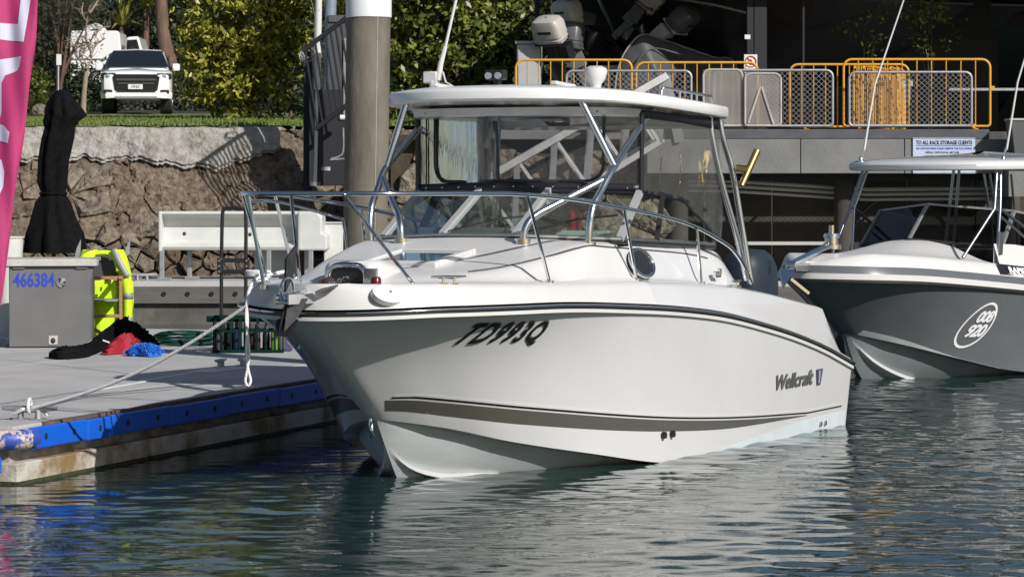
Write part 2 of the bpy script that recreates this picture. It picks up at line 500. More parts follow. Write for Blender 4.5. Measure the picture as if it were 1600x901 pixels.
def np_mesh(name, v, f, m, parent=None, kind=None, smooth=False):
    me = bpy.data.meshes.new(name)
    me.vertices.add(len(v)); me.vertices.foreach_set("co", np.asarray(v, np.float32).ravel())
    k = f.shape[1]
    me.loops.add(len(f) * k); me.loops.foreach_set("vertex_index", np.asarray(f, np.int32).ravel())
    me.polygons.add(len(f)); me.polygons.foreach_set("loop_start", np.arange(0, len(f) * k, k, dtype=np.int32))
    me.polygons.foreach_set("loop_total", np.full(len(f), k, np.int32))
    me.update(calc_edges=True)
    if smooth:
        me.polygons.foreach_set("use_smooth", np.ones(len(f), bool))
    me.materials.append(M[m])
    o = bpy.data.objects.new(name, me)
    link(o, parent)
    if kind:
        o['kind'] = kind
    return o

# ------------------------------------------------------------------ water
def make_water():
    xs = np.arange(-5.4, 6.6, 0.028)
    y0, y1 = 14.6, 34.5
    ys = [y0]
    while ys[-1] < y1:
        ys.append(ys[-1] + 0.020 + 0.0012 * (ys[-1] - y0))
    ys = np.array(ys)
    X, Y = np.meshgrid(xs, ys)
    Z = np.zeros_like(X)
    rg = np.random.default_rng(5)
    main = math.radians(70)
    for lam, n, amp in ((2.2, 5, 0.0018), (1.2, 8, 0.0014), (0.70, 14, 0.00120), (0.42, 20, 0.00100), (0.27, 20, 0.00062), (0.17, 16, 0.00028)):
        for _ in range(n):
            l = lam * rg.uniform(0.75, 1.3); th = main + rg.normal() * 0.75
            k = 2 * math.pi / l
            ph = k * (X * math.cos(th) + Y * math.sin(th)) + rg.uniform(0, 6.28)
            # slow modulation breaks the trains of waves into patches
            mo = 0.55 + 0.45 * np.sin(X * rg.uniform(-.9, .9) + Y * rg.uniform(-.5, .5) + rg.uniform(0, 6.28))
            Z += amp * l / lam * np.sin(ph + 0.6 * np.sin(ph * 0.37 + 1.3)) * mo
    # sheltered in the slot between the dock and the boat
    d = (X + 1.36) * 0.90 - (Y - 19.7) * 0.434      # across the boat, port positive
    shel = 1 / (1 + np.exp(-(d + 0.6) / 0.5))
    u = (X + 1.36) * 0.434 + (Y - 19.7) * 0.90
    slot = (1 - shel) / (1 + np.exp(-(u - 0.6) / 0.5))
    Z *= (1 - 0.65 * slot) * (0.62 + 0.38 / (1 + np.exp(-(X + 0.4) / 0.5)))
    ex = np.minimum(np.minimum(X - xs[0], xs[-1] - X), np.minimum(Y - ys[0], ys[-1] - Y))
    Z *= np.clip(ex / 0.5, 0, 1)
    v = np.stack([X, Y, Z], -1).reshape(-1, 3)
    ny, nx = X.shape
    i = np.arange((ny - 1) * (nx - 1)); r, c = i // (nx - 1), i % (nx - 1)
    a = r * nx + c
    f = np.stack([a, a + 1, a + nx + 1, a + nx], 1)
    # calm water all round, out to the far shore and behind the camera
    n0 = len(v)
    bx = [-90, xs[0], xs[-1], 90]; by = [-60, ys[0], ys[-1], 62]
    ex = np.array([(x, y, 0.0) for y in by for x in bx])
    q = [[n0 + j * 4 + i2, n0 + j * 4 + i2 + 1, n0 + j * 4 + i2 + 5, n0 + j * 4 + i2 + 4] for j in range(3) for i2 in range(3) if not (i2 == 1 and j == 1)]
    o = np_mesh("water", np.vstack([v, ex]), np.vstack([f, np.array(q)]), 'water', kind='structure', smooth=True)
    return o

m = mat("harbour_water", (0.011, 0.032, 0.029), 0.02, spec=0.5)
b = m.node_tree.nodes["Principled BSDF"]; b.inputs["IOR"].default_value = 1.333
nt = m.node_tree
tc = nt.nodes.new("ShaderNodeTexCoord"); mp = nt.nodes.new("ShaderNodeMapping"); mp.inputs["Scale"].default_value = (1, 1.5, 1)
nz = nt.nodes.new("ShaderNodeTexNoise"); nz.inputs["Scale"].default_value = 5.5; nz.inputs["Detail"].default_value = 4
bp = nt.nodes.new("ShaderNodeBump"); bp.inputs["Strength"].default_value = 0.10; bp.inputs["Distance"].default_value = 0.03
nt.links.new(tc.outputs["Object"], mp.inputs[0]); nt.links.new(mp.outputs[0], nz.inputs["Vector"])
nt.links.new(nz.outputs["Fac"], bp.inputs["Height"]); nt.links.new(bp.outputs[0], b.inputs["Normal"])
M['water'] = m
make_water()

# ------------------------------------------------------------------ boat hulls
class Hull:
    """u runs aft from the bow tip, v to port, z up from the waterline"""
    def __init__(s, L, vg, zg, vc, zc, zk, zkn, uc0, q0=1.9, N=56, tum=1.05):
        s.L, s.uc0, s.q0, s.N, s.tum = L, uc0, q0, N, tum
        fv = pchip([(math.sqrt(u), v) for u, v in vg]); s.vg = lambda u: fv(math.sqrt(max(u, 0)))
        s.zg = pchip(zg)
        fc = pchip([(math.sqrt(max(u - uc0, 0)), v) for u, v in vc]); s.vc = lambda u: fc(math.sqrt(max(u - uc0, 0)))
        s.zc, s.zk, s.zkn = pchip(zc), pchip(zk), pchip(zkn)
        s.tau = [(i / N) ** 1.8 for i in range(N + 1)]
    def side(s, t, w):
        ug = s.L * t; uc = s.uc0 + (s.L - 0.06 - s.uc0) * t
        vg, vc = s.vg(ug), s.vc(uc)
        p = s.tum + (s.q0 - s.tum) * (1 - sstep(0.06, 0.70, t))
        return Vector((uc + (ug - uc) * w, vc + (vg - vc) * w ** p, s.zc(uc) + (s.zg(ug) - s.zc(uc)) * w))
    def bottom(s, t, w):
        uc = s.uc0 + (s.L - 0.06 - s.uc0) * t
        vc = s.vc(uc)
        a, b = s.zc(uc), s.zk(uc)
        return Vector((uc, (vc - min(.13, vc * .34)) * (1 - w), a + (b - a) * w ** (0.92 - .12 * (1 - sstep(.05, .45, t)))))
    def on_side(s, u, z, off=0.0):
        """the port side of the hull at (u, z), pushed out by off"""
        def solve(z):
            lo, hi = 0.0, 1.0
            for _ in range(40):
                t = (lo + hi) / 2
                uc = s.uc0 + (s.L - 0.06 - s.uc0) * t
                zc, zg = s.zc(uc), s.zg(s.L * t)
                w = (z - zc) / (zg - zc)
                if w < 0 or w > 1: w = min(1, max(0, w))
                p = s.side(t, w)
                if p.x < u: lo = t
                else: hi = t
            return p
        p = solve(z)
        q = Vector((u, p.y, z))
        return Vector((u, p.y + off * 0.95, z - off * 0.1))
    def mesh(s, name, m, parent, bot='botgrey'):
        b = MB()
        W = [i / 14 for i in range(15)]
        for sg in (1, -1):
            rows = []
            for t in s.tau:
                r = [s.side(t, w) for w in reversed(W)]
                r += [s.bottom(t, i / 6) for i in range(7)]
                rows.append([(p.x, -sg * p.y, p.z) for p in r])
            k0 = len(b.f); b.grid(rows, flip=sg < 0)
            for q in range(k0, len(b.f)):
                if (q - k0) % 21 >= 14: b.mi[q] = 1
        # transom
        pr = [s.side(1, w) for w in reversed(W)] + [s.bottom(1, i / 6) for i in range(7)]
        poly = [(p.x, -p.y, p.z) for p in pr] + [(p.x, p.y, p.z) for p in reversed(pr[:-1])]
        b.add(poly, [tuple(range(len(poly)))])
        o = b.obj(name, [m, bot], parent, smooth=28)
        return o
    def strip(s, name, m, parent, z1, z2, u0, u1, off=0.004, n=60, both=True, rows=3, slant=0.0):
        """a band on the side between the heights z1(u) and z2(u)"""
        b = MB()
        for sg in ((1, -1) if both else (1,)):
            rr = []
            for i in range(n + 1):
                us_ = [u0 + slant * (1 - k / rows) + (u1 - u0 - slant * (1 - k / rows)) * i / n for k in range(rows + 1)]
                rr.append([(lambda p: (p.x, -sg * p.y, p.z))(s.on_side(u, z1(u) + (z2(u) - z1(u)) * k / rows, off)) for k, u in enumerate(us_)])
            b.grid(rr, flip=sg < 0)
        return b.obj(name, m, parent, smooth=40)
    def letter(s, name, txt, m, parent, u, z, size, bold=0.0, shear=0.0, off=0.006, sx=1.0, dz=0.0, spacing=1.0):
        # read from the port side: letters run aft; thickened by laying the outline over itself
        vs, fs = text_mesh(txt, size, 0, shear, spacing=spacing)
        b = MB()
        for k in range(8 if bold else 1):
            a = k * math.pi / 4
            P = [(lambda p: (p.x, -p.y, p.z))(s.on_side(u + (x + bold * math.cos(a)) * sx, z + y + bold * math.sin(a) + dz * x, off + .0004 * k)) for x, y in vs]
            b.add(P, fs)
        return b.obj(name, m, parent)
    def rail_path(s, du=0.0, out=0.0, dz=0.0, n=40, u1=None):
        pts = []
        u1 = u1 or s.L
        for i in range(n, 0, -1):
            u = u1 * (i / n) ** 1.9
            pts.append((u + 0.0, (s.vg(u) + out), s.zg(u) + dz))
        pts.append((-out * .9, 0, s.zg(0) + dz))
        for i in range(1, n + 1):
            u = u1 * (i / n) ** 1.9
            pts.append((u, -(s.vg(u) + out), s.zg(u) + dz))
        return pts

def sweep(b, path, prof):
    """a profile [(out, up)] carried along a plan path whose outward side is on the right-hand of travel"""
    rows = []
    n = len(path)
    for i, p in enumerate(path):
        a, c = Vector(path[max(i - 1, 0)]), Vector(path[min(i + 1, n - 1)])
        t = (c - a); t.z = 0; t.normalize()
        o = Vector((t.y, -t.x, 0))
        rows.append([(p[0] + o.x * q[0], p[1] + o.y * q[0], p[2] + q[1]) for q in prof])
    b.grid(rows, closed=True)
    b.f.append(tuple(range(len(b.v) - len(prof), len(b.v)))); b.mi.append(0)
    return b

def BP(u, v, z):
    return (u, -v, z)

# ------------------------------------------------------------------ the white cabin boat
TH = R(90 - 25.7)
boat = thing("cabin_boat", "large white cabin motorboat with hardtop and bow rail moored alongside the blue-edged dock", "boat", (-1.36, 19.7, 0), TH)
HB = Hull(7.3,
          vg=[(0, 0), (.02, .15), (.1, .36), (.2, .52), (.4, .72), (.8, .945), (1.5, 1.15), (2.5, 1.275), (3.9, 1.32), (5.4, 1.31), (6.6, 1.28), (7.3, 1.255)],
          zg=[(0, 1.19), (.5, 1.212), (1.3, 1.213), (2.6, 1.165), (3.9, 1.075), (5.2, .912), (6.4, .712), (7.3, .515)],
          vc=[(.97, 0), (1.05, .13), (1.3, .37), (1.7, .66), (2.4, .98), (3.4, 1.18), (5, 1.24), (7.25, 1.21)],
          zc=[(.97, .43), (1.3, .36), (1.7, .25), (2.4, .12), (3.4, -.02), (5, -.08), (7.25, -.10)],
          zk=[(.97, .43), (1.1, .24), (1.28, 0), (1.6, -.28), (2.4, -.48), (7.25, -.5)],
          zkn=[(0, 1.385), (.4, 1.39), (.9, 1.378), (1.6, 1.365), (2.8, 1.345), (4.3, 1.28), (5.4, 1.18), (6.70, 1.025), (6.78, .985), (7.14, .64), (7.3, .535)],
          uc0=.97, q0=3.3)
_zk = HB.zkn
HB.zkn = lambda u: _zk(u) if u < 5.4 else float(np.interp(u, (5.4, 6.72, 7.14, 7.3), (1.18, 1.022, .64, .535)))   # a hard corner at the quarter
hull = HB.mesh("hull", 'gel', boat)
zw = pchip([(4.0, -.05), (4.4, .02), (5.2, .06), (6.0, .105), (7.22, .125)])
HB.strip("waterline_band", 'scum', boat, lambda u: max(HB.zc(u) + .004, -.09), zw, 4.0, 7.2, both=True)
za = pchip([(.98, .572), (1.7, .47), (3.3, .305), (4.6, .22), (6.2, .148)])
zb = pchip([(.98, .495), (1.7, .373), (3.3, .222), (4.6, .160), (6.2, .144)])
HB.strip("side_stripe", 'grey_stripe', boat, zb, za, .852, 6.2, slant=.07)
HB.strip("pinstripe", 'black_ink', boat, lambda u: za(u) + .012, lambda u: za(u) + .026, .865, 7.1, rows=1)
HB.strip("pinstripe", 'gel', boat, lambda u: za(u) + .026, lambda u: za(u) + .040, .865, 7.1, off=.012, rows=1)
# rub rail: black rubber with a bright steel insert and a pale lower lip
pth = [BP(*p) for p in HB.rail_path()]
b = MB(); sweep(b, pth, [(-.02, -.016), (.028, -.015), (.036, -.006), (.036, .006), (.026, .015), (-.02, .016)]); b.obj("rub_rail", 'rub', boat, smooth=40)
b = MB(); b.tube([BP(*p) for p in HB.rail_path(out=.034, dz=.008)], .0085, 8); b.obj("rail_insert", 'steel', boat, smooth=60)
b = MB(); sweep(b, pth, [(-.02, -.042), (.016, -.042), (.026, -.030), (.018, -.0175), (-.02, -.0175)]); b.obj("rail_lip", 'deck', boat, smooth=40)
# spray strakes on the bottom
STW = pchip([(1.08, 1), (1.22, .80), (1.5, .50), (1.9, .32), (2.8, .20), (3.4, .16)])
for sg in (1, -1):
    b = MB(); rows = []
    for i in range(41):
        uu = 1.10 + 2.2 * i / 40
        t = (uu - .97) / (7.24 - .97); wq = STW(uu)
        p, q = HB.bottom(t, max(0, wq - .05)), HB.bottom(t, min(1, wq + .06))
        k = math.sin(math.pi * min(1, i / 6) / 2)
        e = p + Vector((0, .052 * k, -.012 * k)); e2 = e + Vector((0, -.006, -.030 * k))
        rows.append([(x.x, -sg * x.y, x.z) for x in (p, e, e2, q)])
    b.grid(rows, flip=sg < 0); b.obj("spray_strake", 'gel', boat, smooth=30)

# deck
vt = pchip([(.5, .05), (.62, .34), (.8, .56), (1.2, .80), (1.8, 1.0), (2.5, 1.1), (4.8, 1.15), (7.3, 1.15)])
zt = pchip([(.50, 1.35), (.64, 1.41), (.85, 1.445), (1.35, 1.485), (1.86, 1.56), (2.3, 1.64), (2.5, 1.665), (3.3, 1.645), (4.75, 1.575), (5.12, 1.31), (5.2, 1.2), (5.6, 1.1), (7.3, .4)])
def deck_z(u, v):
    zk = HB.zkn(u)
    base = zk + .008 * sstep(0.0, .15, 1) - .055 * (1 - sstep(.35, .8, u)) * sstep(.1, .25, HB.vg(u) - abs(v))
    if u < .5: return base
    w = vt(u)
    s_ = sstep(0, .17, w - abs(v))
    top = zt(u) - .045 * min(1, abs(v) / max(w, .1)) ** 2
    return base + (max(top, base) - base) * s_
def edge(u):
    k = min(1, HB.vg(u) / .45)
    g, z, zk = HB.vg(u), HB.zg(u), HB.zkn(u)
    return [(g - .004 * k, z + .03), (g - .012 * k, z + .05), (g - .03 * k, z + (zk - z) * .45), (g - .055 * k, z + (zk - z) * .8), (g - .08 * k, zk - .012), (g - .11 * k, zk)]
b = MB(); rows = []
us = [2.9 * (i / 44) ** 1.7 for i in range(45)]
for u in us:
    e = edge(u)
    vk = e[-1][0]
    inner = [(vk * (1 - i / 22), deck_z(u, vk * (1 - i / 22))) for i in range(1, 23)]
    h = e + inner
    full = h + [(-v, z) for v, z in reversed(h[:-1])]
    rows.append([BP(u, v, z) for v, z in full])
b.grid(rows)
b.obj("foredeck", 'deck', boat, smooth=35)
for sg in (1, -1):
    b = MB(); rows = []
    for u in sorted([2.9 + (7.3 - 2.9) * i / 60 for i in range(61)] + [6.715, 6.725]):
        e = edge(u); vk, zk = e[-1]
        vi = .98
        r = e + [(vk + (vi - vk) * j / 10, deck_z(u, vk + (vi - vk) * j / 10)) for j in range(1, 11)]
        top = r[-1][1]
        r += [(vi - .03, top), (vi - .05, top - .02), (vi - .06, .45)]
        rows.append([BP(u, sg * v, z) for v, z in r])
    b.grid(rows, flip=sg < 0)
    b.obj("cockpit_coaming", 'gel', boat, smooth=35)
b = MB(); b.box((5.2, 0, .43), (4.15, 2.0, .04)); b.obj("cockpit_floor", 'deck', boat)
b = MB()
e = edge(7.3)
b.box((7.27, 0, .42), (.06, 2.36, .32)); b.box((6.78, 0, .72), (.10, 1.93, .55)); b.obj("transom_wall", 'gel', boat, bevel=.015)
b = MB(); b.box((3.2, 0, 1.05), (.05, 1.9, 1.1)); b.obj("cabin_bulkhead", 'gel', boat)
b = MB(); b.box((3.12, 0, 1.600), (.55, 1.88, .05)); b.box((3.3, .45, 1.66), (.3, .75, .1), Matrix.Rotation(.15, 3, 'Y')); b.obj("dashboard", 'dash', boat, bevel=.02)
b = MB(); b.box((3.05, .02, 1.645), (.34, .46, .035), Matrix.Rotation(.06, 3, 'Y')); b.obj("dash_pad", 'mint', boat, bevel=.01)
b = MB(); b.box((3.0, -.62, 1.66), (.30, .40, .05), Matrix.Rotation(-.2, 3, 'Y')); b.obj("dash_pad", 'mint', boat, bevel=.01)
# helm: wheel, throttle, two seats, red extinguisher
b = MB(); c = Vector((3.58, .48, 1.66)); a1, a2 = Vector((0, 1, 0)), Vector((.45, 0, .9))
b.tube([c - Vector((0, .96, 0)) * 0 + (a1 * math.cos(k * math.pi / 12) + a2 * math.sin(k * math.pi / 12)) * .19 for k in range(24)], .018, 6, closed=True)
for k in range(3):
    b.tube([c, c + (a1 * math.cos(k * 2.09 + .5) + a2 * math.sin(k * 2.09 + .5)) * .19], .012, 6)
b.obj("steering_wheel", 'blk', boat, smooth=60)
for v, h_ in ((-.5, 1.60), (.5, 1.62)):
    b = MB(); b.box((4.25, v, 1.02), (.5, .5, .14)); b.box((4.52, v, 1.32), (.12, .5, h_ - 1.02), Matrix.Rotation(.1, 3, 'Y')); b.cyl((4.25, v, .45), (4.25, v, .96), .06)
    b.obj("helm_seat", 'dkgrey', boat, smooth=40, bevel=.04)
b = MB(); b.lathe([(.0, 0), (.05, 0), (.056, .03), (.056, .22), (.04, .26), (.02, .28), (.02, .31), (0, .31)], (3.75, -.24, 1.60)); b.obj("fire_extinguisher", 'red', boat, smooth=40)
b = MB(); b.box((4.0, -.80, 1.02), (.9, .12, .9)); b.obj("cabin_side_cover", 'vinylblk', boat)

# windscreen: posts and panes
WB = [(4.75, 1.0, 1.585), (3.75, 1.02, 1.625), (2.92, .985, 1.655), (2.56, .30, 1.682), (2.56, -.30, 1.682), (2.92, -.985, 1.655), (3.75, -1.02, 1.625), (4.75, -1.0, 1.585)]
WT = [(4.74, .985, 1.83), (4.0, .97, 1.965), (3.42, .93, 2.00), (3.18, .29, 2.012), (3.18, -.29, 2.012), (3.42, -.93, 2.00), (4.0, -.97, 1.965), (4.74, -.985, 1.83)]
ws = MB(); ws.tube([BP(*p) for p in WB], .016, 6); ws.obj("windscreen_sill", 'alu', boat)
b = MB(); b.tube([BP(p[0] + .005, p[1], p[2] - .022) for p in WB], .018, 6); b.obj("sill_seal", 'rub', boat)
b = MB(); b.tube([BP(*p) for p in WT], .022, 6); b.obj("windscreen_top_rail", 'vinylblk', boat)
for i in (2, 3, 4, 5):
    b = MB(); b.bar(BP(*WB[i]), BP(*WT[i]), .045, .05); b.obj("windscreen_post", 'post', boat)
for i in (0, 7):
    b = MB(); b.bar(BP(*WB[i]), BP(*WT[i]), .04, .03); b.obj("windscreen_post", 'rub', boat)
for sg in (1, -1):
    p, q = (3.55, 1.015 * sg, 1.635), (3.78, .965 * sg, 1.985)
    b = MB(); b.bar(BP(*p), BP(*q), .03, .06); b.obj("side_window_post", 'rub', boat)
for i in (2, 3, 4):
    b = MB(); b.add([BP(*WB[i]), BP(*WB[i + 1]), BP(*WT[i + 1]), BP(*WT[i])], [(0, 1, 2, 3)]); b.obj("windscreen_pane", 'glass', boat)
for i in (0, 5):
    b = MB(); b.grid([[BP(*WB[i + k]) for k in range(3)], [BP(*WT[i + k]) for k in range(3)]]); b.obj("side_pane", 'glass', boat)
b = MB()
for v in (.35, -.3):
    b.tube([BP(2.60, v, 1.70), BP(2.80, v + .35, 1.80), BP(2.92, v + .62, 1.83)], .008, 6)
b.obj("wiper", 'blk', boat)

# clear vinyl curtains above the windscreen
CT = [(4.86, 1.0, 2.56), (4.1, .985, 2.58), (3.42, .95, 2.60), (3.22, .30, 2.60), (3.22, -.30, 2.60), (3.42, -.95, 2.60), (4.1, -.985, 2.58), (4.86, -1.0, 2.56)]
CBm = [(4.80, 1.03, 1.60), (4.1, .99, 1.94), (3.42, .945, 2.00), (3.18, .30, 2.015), (3.18, -.30, 2.015), (3.42, -.945, 2.00), (4.1, -.99, 1.94), (4.80, -1.03, 1.60)]
def sheet(i0, i1, n, folds, name, mt):
    b = MB(); rows = []
    for i in range(n + 1):
        f_ = i0 + (i1 - i0) * i / n
        k = min(int(f_), len(CT) - 2); r = f_ - k
        t_ = Vector(CT[k]).lerp(Vector(CT[k + 1]), r); b_ = Vector(CBm[k]).lerp(Vector(CBm[k + 1]), r)
        row = []
        for j in range(9):
            p = b_.lerp(t_, j / 8)
            w = folds * (math.sin(i * .9 + .3 * j) * .6 + math.sin(i * 2.1 + 1.0 + .5 * j) * .4) * math.sin(math.pi * min(1, (j + 1) / 6))
            p += Vector((w * (.3 if k in (0, 1, 5, 6) else 1), w, 0))
            row.append(BP(*p))
        rows.append(row)
    b.grid(rows)
    return b.obj(name, mt, boat, smooth=80)
sheet(2.0, 5.0, 30, .004, "front_curtain", 'vinyl')
sheet(0.0, 2.0, 26, .032, "side_curtain", 'vinyls')
sheet(5.0, 7.0, 26, .032, "side_curtain", 'vinyls')
def band(pa, pb, w, name):
    b = MB(); b.tube([BP(*p) for p in smooth_path(pa, 4)], w, 6); return b.obj(name, 'vinylblk', boat, smooth=60)
# black hems, zips and the sewn window outline of the front curtain
def cpt(f_, j, off=.01):
    k = min(int(f_), len(CT) - 2); r = f_ - k
    t_ = Vector(CT[k]).lerp(Vector(CT[k + 1]), r); b_ = Vector(CBm[k]).lerp(Vector(CBm[k + 1]), r)
    p = b_.lerp(t_, j); return Vector((p.x - off, p.y * 1.003, p.z))
def flatband(fs, j0, j1, name):
    b = MB(); rows = [[BP(*cpt(f_, j)) for j in (j0, j1)] for f_ in fs]
    b.grid(rows); return b.obj(name, 'vinylblk', boat, smooth=60, solid=.006)
FS = [2 + 3 * i / 30 for i in range(31)]
flatband(FS, .0, .10, "curtain_hem"); flatband(FS, .95, 1.03, "curtain_hem")
flatband([i / 10 for i in range(21)], .0, .035, "curtain_hem"); flatband([i / 10 for i in range(21)], .93, 1.03, "curtain_hem")
flatband([5 + i / 10 for i in range(21)], .0, .035, "curtain_hem"); flatband([5 + i / 10 for i in range(21)], .93, 1.03, "curtain_hem")
for f_ in (2.0, 5.0):
    b = MB(); b.tube([BP(*cpt(f_, j / 6)) for j in range(7)], .016, 6); b.obj("curtain_zip", 'vinylblk', boat)
for f_ in (4.85,):
    b = MB(); b.tube([BP(*cpt(f_, j / 6)) for j in range(7)], .006, 6); b.obj("curtain_zip", 'vinylblk', boat)
ol = [cpt(2.42, .96), cpt(2.42, .5), cpt(2.43, .26), cpt(2.52, .15), cpt(2.7, .12), cpt(3.5, .12), cpt(4.45, .12), cpt(4.62, .16), cpt(4.70, .30), cpt(4.71, .6), cpt(4.71, .96)]
band(ol, None, .013, "curtain_seam")
b = MB()
for i in range(11):
    p = BP(*cpt(2.15 + 2.7 * i / 10, .045, .02)); b.ball(p, .009, 6, 4)
b.obj("snap_fasteners", 'steel', boat)
# rolled curtains hanging inside on the starboard side
b = MB(); rows = []
for i in range(25):
    v = -.82 + .52 * i / 24
    rows.append([BP(3.5 + .03 * math.sin(i * 1.3) + .02 * math.sin(i * 2.9 + j), v - .06 * (8 - j) / 8 + .10 * (i / 24) * (8 - j) / 8, 1.75 + .80 * j / 8) for j in range(9)])
b.grid(rows); b.obj("inner_curtain", 'vinyl', boat, smooth=80)
for v, dv in ((-.30, .04), (-.55, .0)):
    b = MB(); b.tube([BP(3.48, v + dv, 1.75), BP(3.48, v, 2.55)], .009, 6); b.obj("curtain_zip", 'vinylblk', boat)

# hardtop
HT = [(2.50, 0.0), (2.52, .30), (2.62, .62), (2.84, .90), (3.12, 1.05), (3.6, 1.09), (4.3, 1.09), (4.9, 1.06), (5.08, .98), (5.10, .5)]
def ht_ring(scale_in, z0, crown=0.0):
    pts = [(u, v) for u, v in HT] + [(5.10, 0.0)]
    ring = pts + [(u, -v) for u, v in reversed(pts[1:-1])]
    out = []
    for u, v in ring:
        uu = 3.85 + (u - 3.85) * scale_in; vv = v * scale_in
        out.append(BP(uu, vv, z0 - .036 * (uu - 2.5) + crown * (1 - (vv / 1.1) ** 2) * (1 - ((uu - 3.6) / 2.2) ** 2)))
    return out
b = MB()
b.grid([ht_ring(.10, 2.68), ht_ring(.90, 2.68), ht_ring(.965, 2.672), ht_ring(.99, 2.676), ht_ring(1.0, 2.69), ht_ring(1.0, 2.742), ht_ring(.994, 2.758), ht_ring(.975, 2.768, .006), ht_ring(.90, 2.778, .02), ht_ring(.7, 2.786, .036), ht_ring(.4, 2.788, .046), ht_ring(.05, 2.788, .05)], closed=True)
b.obj("hardtop", 'top', boat, smooth=40)
b = MB()
for sg in (1, -1):
    b.box((2.98, sg * .5, 2.80), (.35, .06, .03), Matrix.Rotation(.05, 3, 'Y'))
b.obj("roof_ribs", 'gel', boat, bevel=.012)
# liner below the hardtop with its row of screws
LN = [(3.02, 0), (3.04, .5), (3.15, .84), (3.35, .93), (4.7, .95), (4.86, .85), (4.9, 0)]
def ln_ring(z, k=1.0):
    ring = LN + [(u, -v) for u, v in reversed(LN[1:-1])]
    return [BP(3.9 + (u - 3.9) * k, v * k, z - .036 * (u - 2.5)) for u, v in ring]
b = MB(); b.grid([ln_ring(2.655, 1.02), ln_ring(2.60, 1.0), ln_ring(2.59, .97), ln_ring(2.60, .1)], closed=True); b.obj("hardtop_liner", 'gel', boat, smooth=35)
b = MB()
for i in range(9):
    v = -.72 + 1.44 * i / 8
    b.ball(BP(3.03 + .10 * (abs(v) / .8) ** 2.5, v, 2.603), .009, 6, 4)
b.obj("liner_screws", 'dkgrey', boat)

# tubular hardtop frame, both sides
def tub(pts, name="hardtop_leg", r=.027, n=6, m='alu', parent=boat, sm=True):
    b = MB(); b.tube([BP(*p) for p in (smooth_path(pts, n) if sm else pts)], r, 10)
    return b.obj(name, m, parent, smooth=60)
M['tube'] = mat("anodised_tube", (0.66, 0.68, 0.71), 0.22, 1.0)
for sg in (1, -1):
    for pts in ([(2.55, .90, 1.62), (2.555, .905, 1.76), (2.60, .915, 1.90), (2.72, .93, 2.02), (2.9, .95, 2.19), (3.3, .94, 2.43), (3.72, .93, 2.66)],
                [(2.29, .50, 1.645), (2.30, .51, 1.74), (2.36, .56, 1.83), (2.50, .68, 1.92), (2.82, .94, 2.11)],
                [(2.9, .95, 2.19), (2.85, .84, 2.43), (2.8, .73, 2.67)]):
        tub([(u, sg * v, z) for u, v, z in pts], m='tube')
    for pts in ([(4.70, .98, 2.60), (4.72, 1.0, 2.40), (4.80, 1.05, 2.05), (4.93, 1.12, 1.65), (5.05, 1.16, 1.30)],
                [(4.92, .98, 2.57), (4.94, 1.0, 2.42), (5.02, 1.05, 2.15), (5.08, 1.1, 1.75), (5.14, 1.16, 1.27)]):
        tub([(u, sg * v, z) for u, v, z in pts], m='tube', r=.025)
    for u, v, z in ((2.55, .90, 1.625), (2.29, .50, 1.648)):
        b = MB(); b.cyl(BP(u, sg * v, z - .03), BP(u, sg * v, z + .012), .055, 14); b.obj("leg_foot", 'steel', boat, smooth=40)
# grab rail on the hardtop edge, rod holder
tub([(4.0, .86, 2.73), (4.02, .86, 2.79), (4.12, .87, 2.80), (4.9, .87, 2.77), (5.0, .87, 2.76), (5.02, .87, 2.70)], "roof_grab_rail", .012)
for u in (4.35, 4.7):
    tub([(u, .87, 2.72), (u, .87, 2.79)], "grab_rail_post", .010, sm=False)
b = MB(); b.cyl(BP(4.98, 1.14, 2.05), BP(5.12, 1.22, 2.33), .026, 12, .03); b.cyl(BP(5.02, 1.08, 2.19), BP(5.04, 1.18, 2.18), .03, 10); b.obj("rod_holder", 'gold', boat, smooth=40)

# bow rail
PR = [(5.12, 1.17, 1.27), (5.02, 1.16, 1.38), (4.86, 1.15, 1.50), (4.6, 1.145, 1.60), (3.9, 1.13, 1.755), (2.97, 1.10, 1.862), (1.9, 1.06, 1.95), (1.16, .98, 1.985), (.7, .84, 1.99), (.35, .70, 1.99), (.14, .58, 1.99), (.04, .44, 1.99), (.02, .22, 1.99)]
full = PR + [(.02, 0, 1.99)] + [(u, -v, z) for u, v, z in reversed(PR)]
tub(full, "bow_rail", .0155, 5, 'steel')
def stan(base, top):
    b = MB(); b.cyl(BP(*base), BP(*top), .013, 8); b.cyl(BP(base[0], base[1], base[2] - .012), BP(base[0], base[1], base[2] + .014), .03, 10)
    return b.obj("rail_stanchion", 'steel', boat, smooth=40)
for sg in (1, -1):
    stan((1.62, sg * 1.02, 1.372), (1.30, sg * 1.0, 1.98))
    stan((2.92, sg * 1.12, 1.352), (2.75, sg * 1.09, 1.885))
    stan((4.08, sg * 1.16, 1.298), (4.05, sg * 1.135, 1.725))
stan((.47, .56, 1.375), (.0, .28, 1.985))
stan((.47, -.56, 1.36), (.22, -.62, 1.985))
stan((.22, -.17, 1.33), (.02, -.13, 1.985)); stan((.13, -.40, 1.36), (.05, -.48, 1.985))
tub([(.36, -.70, 1.93), (1.3, -.98, 1.93), (2.3, -1.06, 1.81), (2.5, -1.1, 1.75), (2.62, -1.12, 1.40)], "lower_rail", .012, 5, 'steel')

